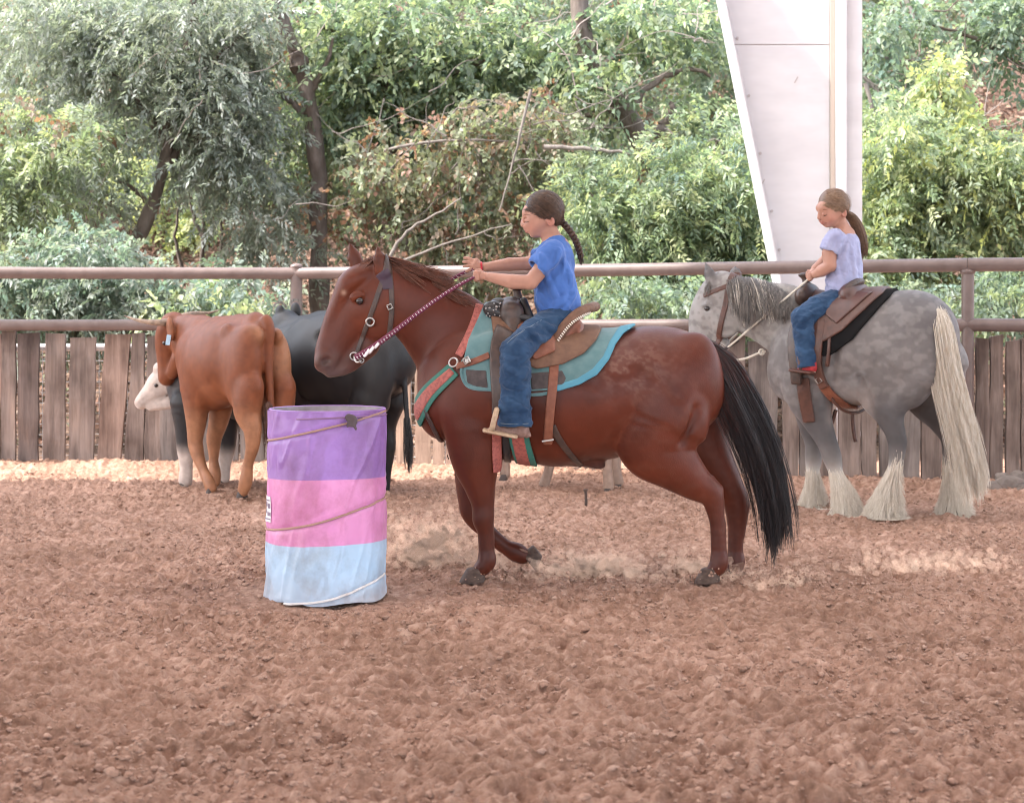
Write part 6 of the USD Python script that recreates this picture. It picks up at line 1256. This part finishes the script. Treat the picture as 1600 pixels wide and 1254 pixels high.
# ------------------------------------------------------------------ stake, rocks, thrown dirt
stx = P(915, HY, 11.5) * [1, 1, 0]
st_ = thing("stake", "short thin dark stake standing in the sand beneath the chestnut horse", "stake", loc=stx)
obj("shaft", tube([stx + [0, 0, -.1], stx + [.004, 0, .06], stx + [0, 0, .125]], .011, 8), dark_leather, st_, smooth=40); obj("head", tube([stx + [0, 0, .125], stx + [0, 0, .14]], .017, 8), dark_leather, st_, smooth=40)
rock_m = mat("field_stone", (.20, .165, .145), .9, noise=((.12, .10, .09), 9, 5, .35, .7), bump=(30, .6, .02))
rr = np.random.default_rng(77); rk = [(1551, 762, 15), (1578, 757, 22), (1597, 768, 17), (1534, 770, 9), (1562, 775, 10), (1590, 745, 13), (1566, 745, 10)]
lab = ["brown stone left of the biggest stone at the foot of the right planks", "biggest brown stone heaped at the foot of the right planks", "brown stone at the right edge beside the biggest stone", "smallest low stone just left of the stone heap by the right planks", "small flat stone in front of the stone heap by the right planks", "stone lying against the planks behind the biggest stone", "small stone wedged against the planks at the back left of the heap"]
for (px, py, s_), lb in zip(rk, lab):
    d = 12.15 + (775 - py) * .004; m = trimesh.creation.icosphere(3, 1.0); m.vertices *= (.62 + .7 * meshkit.fbm(m.vertices * 1.3 + px, 3, px))[:, None] * [1.15, .8, .75]; m.vertices *= s_ * d / F; c = P(px, py, d); m.apply_translation(c)
    tag(obj("stone", m, rock_m, smooth=50), lb, "stone", "stones at the foot of the right planks")
cl = []
for k in range(420):
    ce = [(1240, 914, 26, 14, 8.05), (1130, 906, 34, 9, 8.1), (760, 905, 30, 7, 8.1), (880, 905, 60, 8, 8.3)][rr.choice(4, p=[.45, .3, .1, .15])]
    px, py = rr.normal(ce[0], ce[2]), ce[1] - abs(rr.normal(0, ce[3])); d = ce[4] + rr.normal(0, .12); m = trimesh.creation.icosphere(1, 1.0); m.vertices *= rr.uniform(.6, 1.3, (len(m.vertices), 1)); m.vertices *= .004 * math.exp(rr.normal(0, .6)); m.apply_translation(P(px, py, d)); cl.append(m)
tag(obj("thrown_dirt", cat(cl), clod_mat, smooth=True), "small clods of sand thrown up round the chestnut horse's hooves", "thrown dirt", kind="stuff")
# ------------------------------------------------------------------ dust raised by the hooves: fine grains in the air
dust_m = usdkit.material(stage, "/World/Looks/dust_grain", {"u": ("combine_xyz", {"x": 0.0, "y": -.6, "z": .8}), "d": ("diffuse_bsdf", {"color": (.93, .63, .46)}), "t": ("transparent_bsdf", {}), "x": ("mix_closure", {"fac": .115})},
    [("u.vector", "d.normal"), ("t.BSDF", "x.closure1"), ("d.BSDF", "x.closure2")], surface="x.closure")
def dust(spec, d, n, label, seed, size=.032):
    """spec: puffs (px, py, rx, ry in photo pixels, weight); many small half-clear flakes with soft edges to the cloud."""
    r = np.random.default_rng(seed); w = np.array([q[4] for q in spec], float); w /= w.sum(); pick = r.choice(len(spec), n, p=w); q = np.array([x[:4] for x in spec])[pick]
    a = r.uniform(0, 2 * np.pi, n); rad = np.abs(r.normal(0, .62, n)); px = q[:, 0] + q[:, 2] * rad * np.cos(a); py = q[:, 1] + q[:, 3] * rad * np.sin(a); dd = d + r.normal(0, .16, n)
    c = np.stack([(px - 800) / F * dd, dd, HC - (py - HY) / F * dd], 1)
    keep = (c[:, 2] > .004) & (r.random(n) < np.clip((meshkit.fbm(c * np.array([7, 5, 12]) + seed, 3, seed) - .16) * 2.0, .15, 1)); c = c[keep]; n = len(c)
    u_, w_ = unit(r.normal(size=(n, 3))), unit(r.normal(size=(n, 3))); w_ = np.cross(u_, w_); R = size * r.uniform(.5, 1.2, (n, 1))
    v = np.stack([c + R * (u_ * math.cos(t) + w_ * math.sin(t)) for t in np.arange(5) * 2 * np.pi / 5], 1).reshape(-1, 3); v[:, 2] = np.maximum(v[:, 2], .002); k = np.arange(n)[:, None] * 5
    tag(obj("dust_cloud", (v, np.concatenate([k + [0, 1, 2], k + [0, 2, 3], k + [0, 3, 4]])), dust_m), label, "dust", kind="stuff")
dust([(690, 840, 100, 60, 1.2), (650, 870, 70, 48, 1.2), (760, 885, 80, 30, .9), (700, 905, 120, 16, .7)], 8.75, 3500, "pale dust hanging between the barrel and the chestnut horse's forelegs", 1)
dust([(930, 885, 80, 26, 1.0), (890, 896, 110, 20, 1.1), (990, 898, 60, 16, .7), (850, 905, 90, 12, .6)], 8.5, 3400, "low rolling puff of dust under the chestnut horse's belly", 2)
dust([(1080, 888, 48, 26, 1.0), (1140, 904, 70, 18, .9), (1050, 905, 50, 12, .6)], 8.45, 1300, "small puff of dust at the chestnut horse's hind hooves", 3)
dust([(1235, 910, 48, 22, 1.0), (1190, 918, 50, 12, .7)], 8.2, 800, "dust thrown up right of the chestnut horse's tail", 4)
dust([(1510, 905, 130, 36, 1.0), (1430, 890, 110, 30, .7), (1610, 915, 100, 32, .9), (1340, 905, 90, 22, .5)], 8.7, 5200, "thin dust drifting over the sand at the right edge", 5)
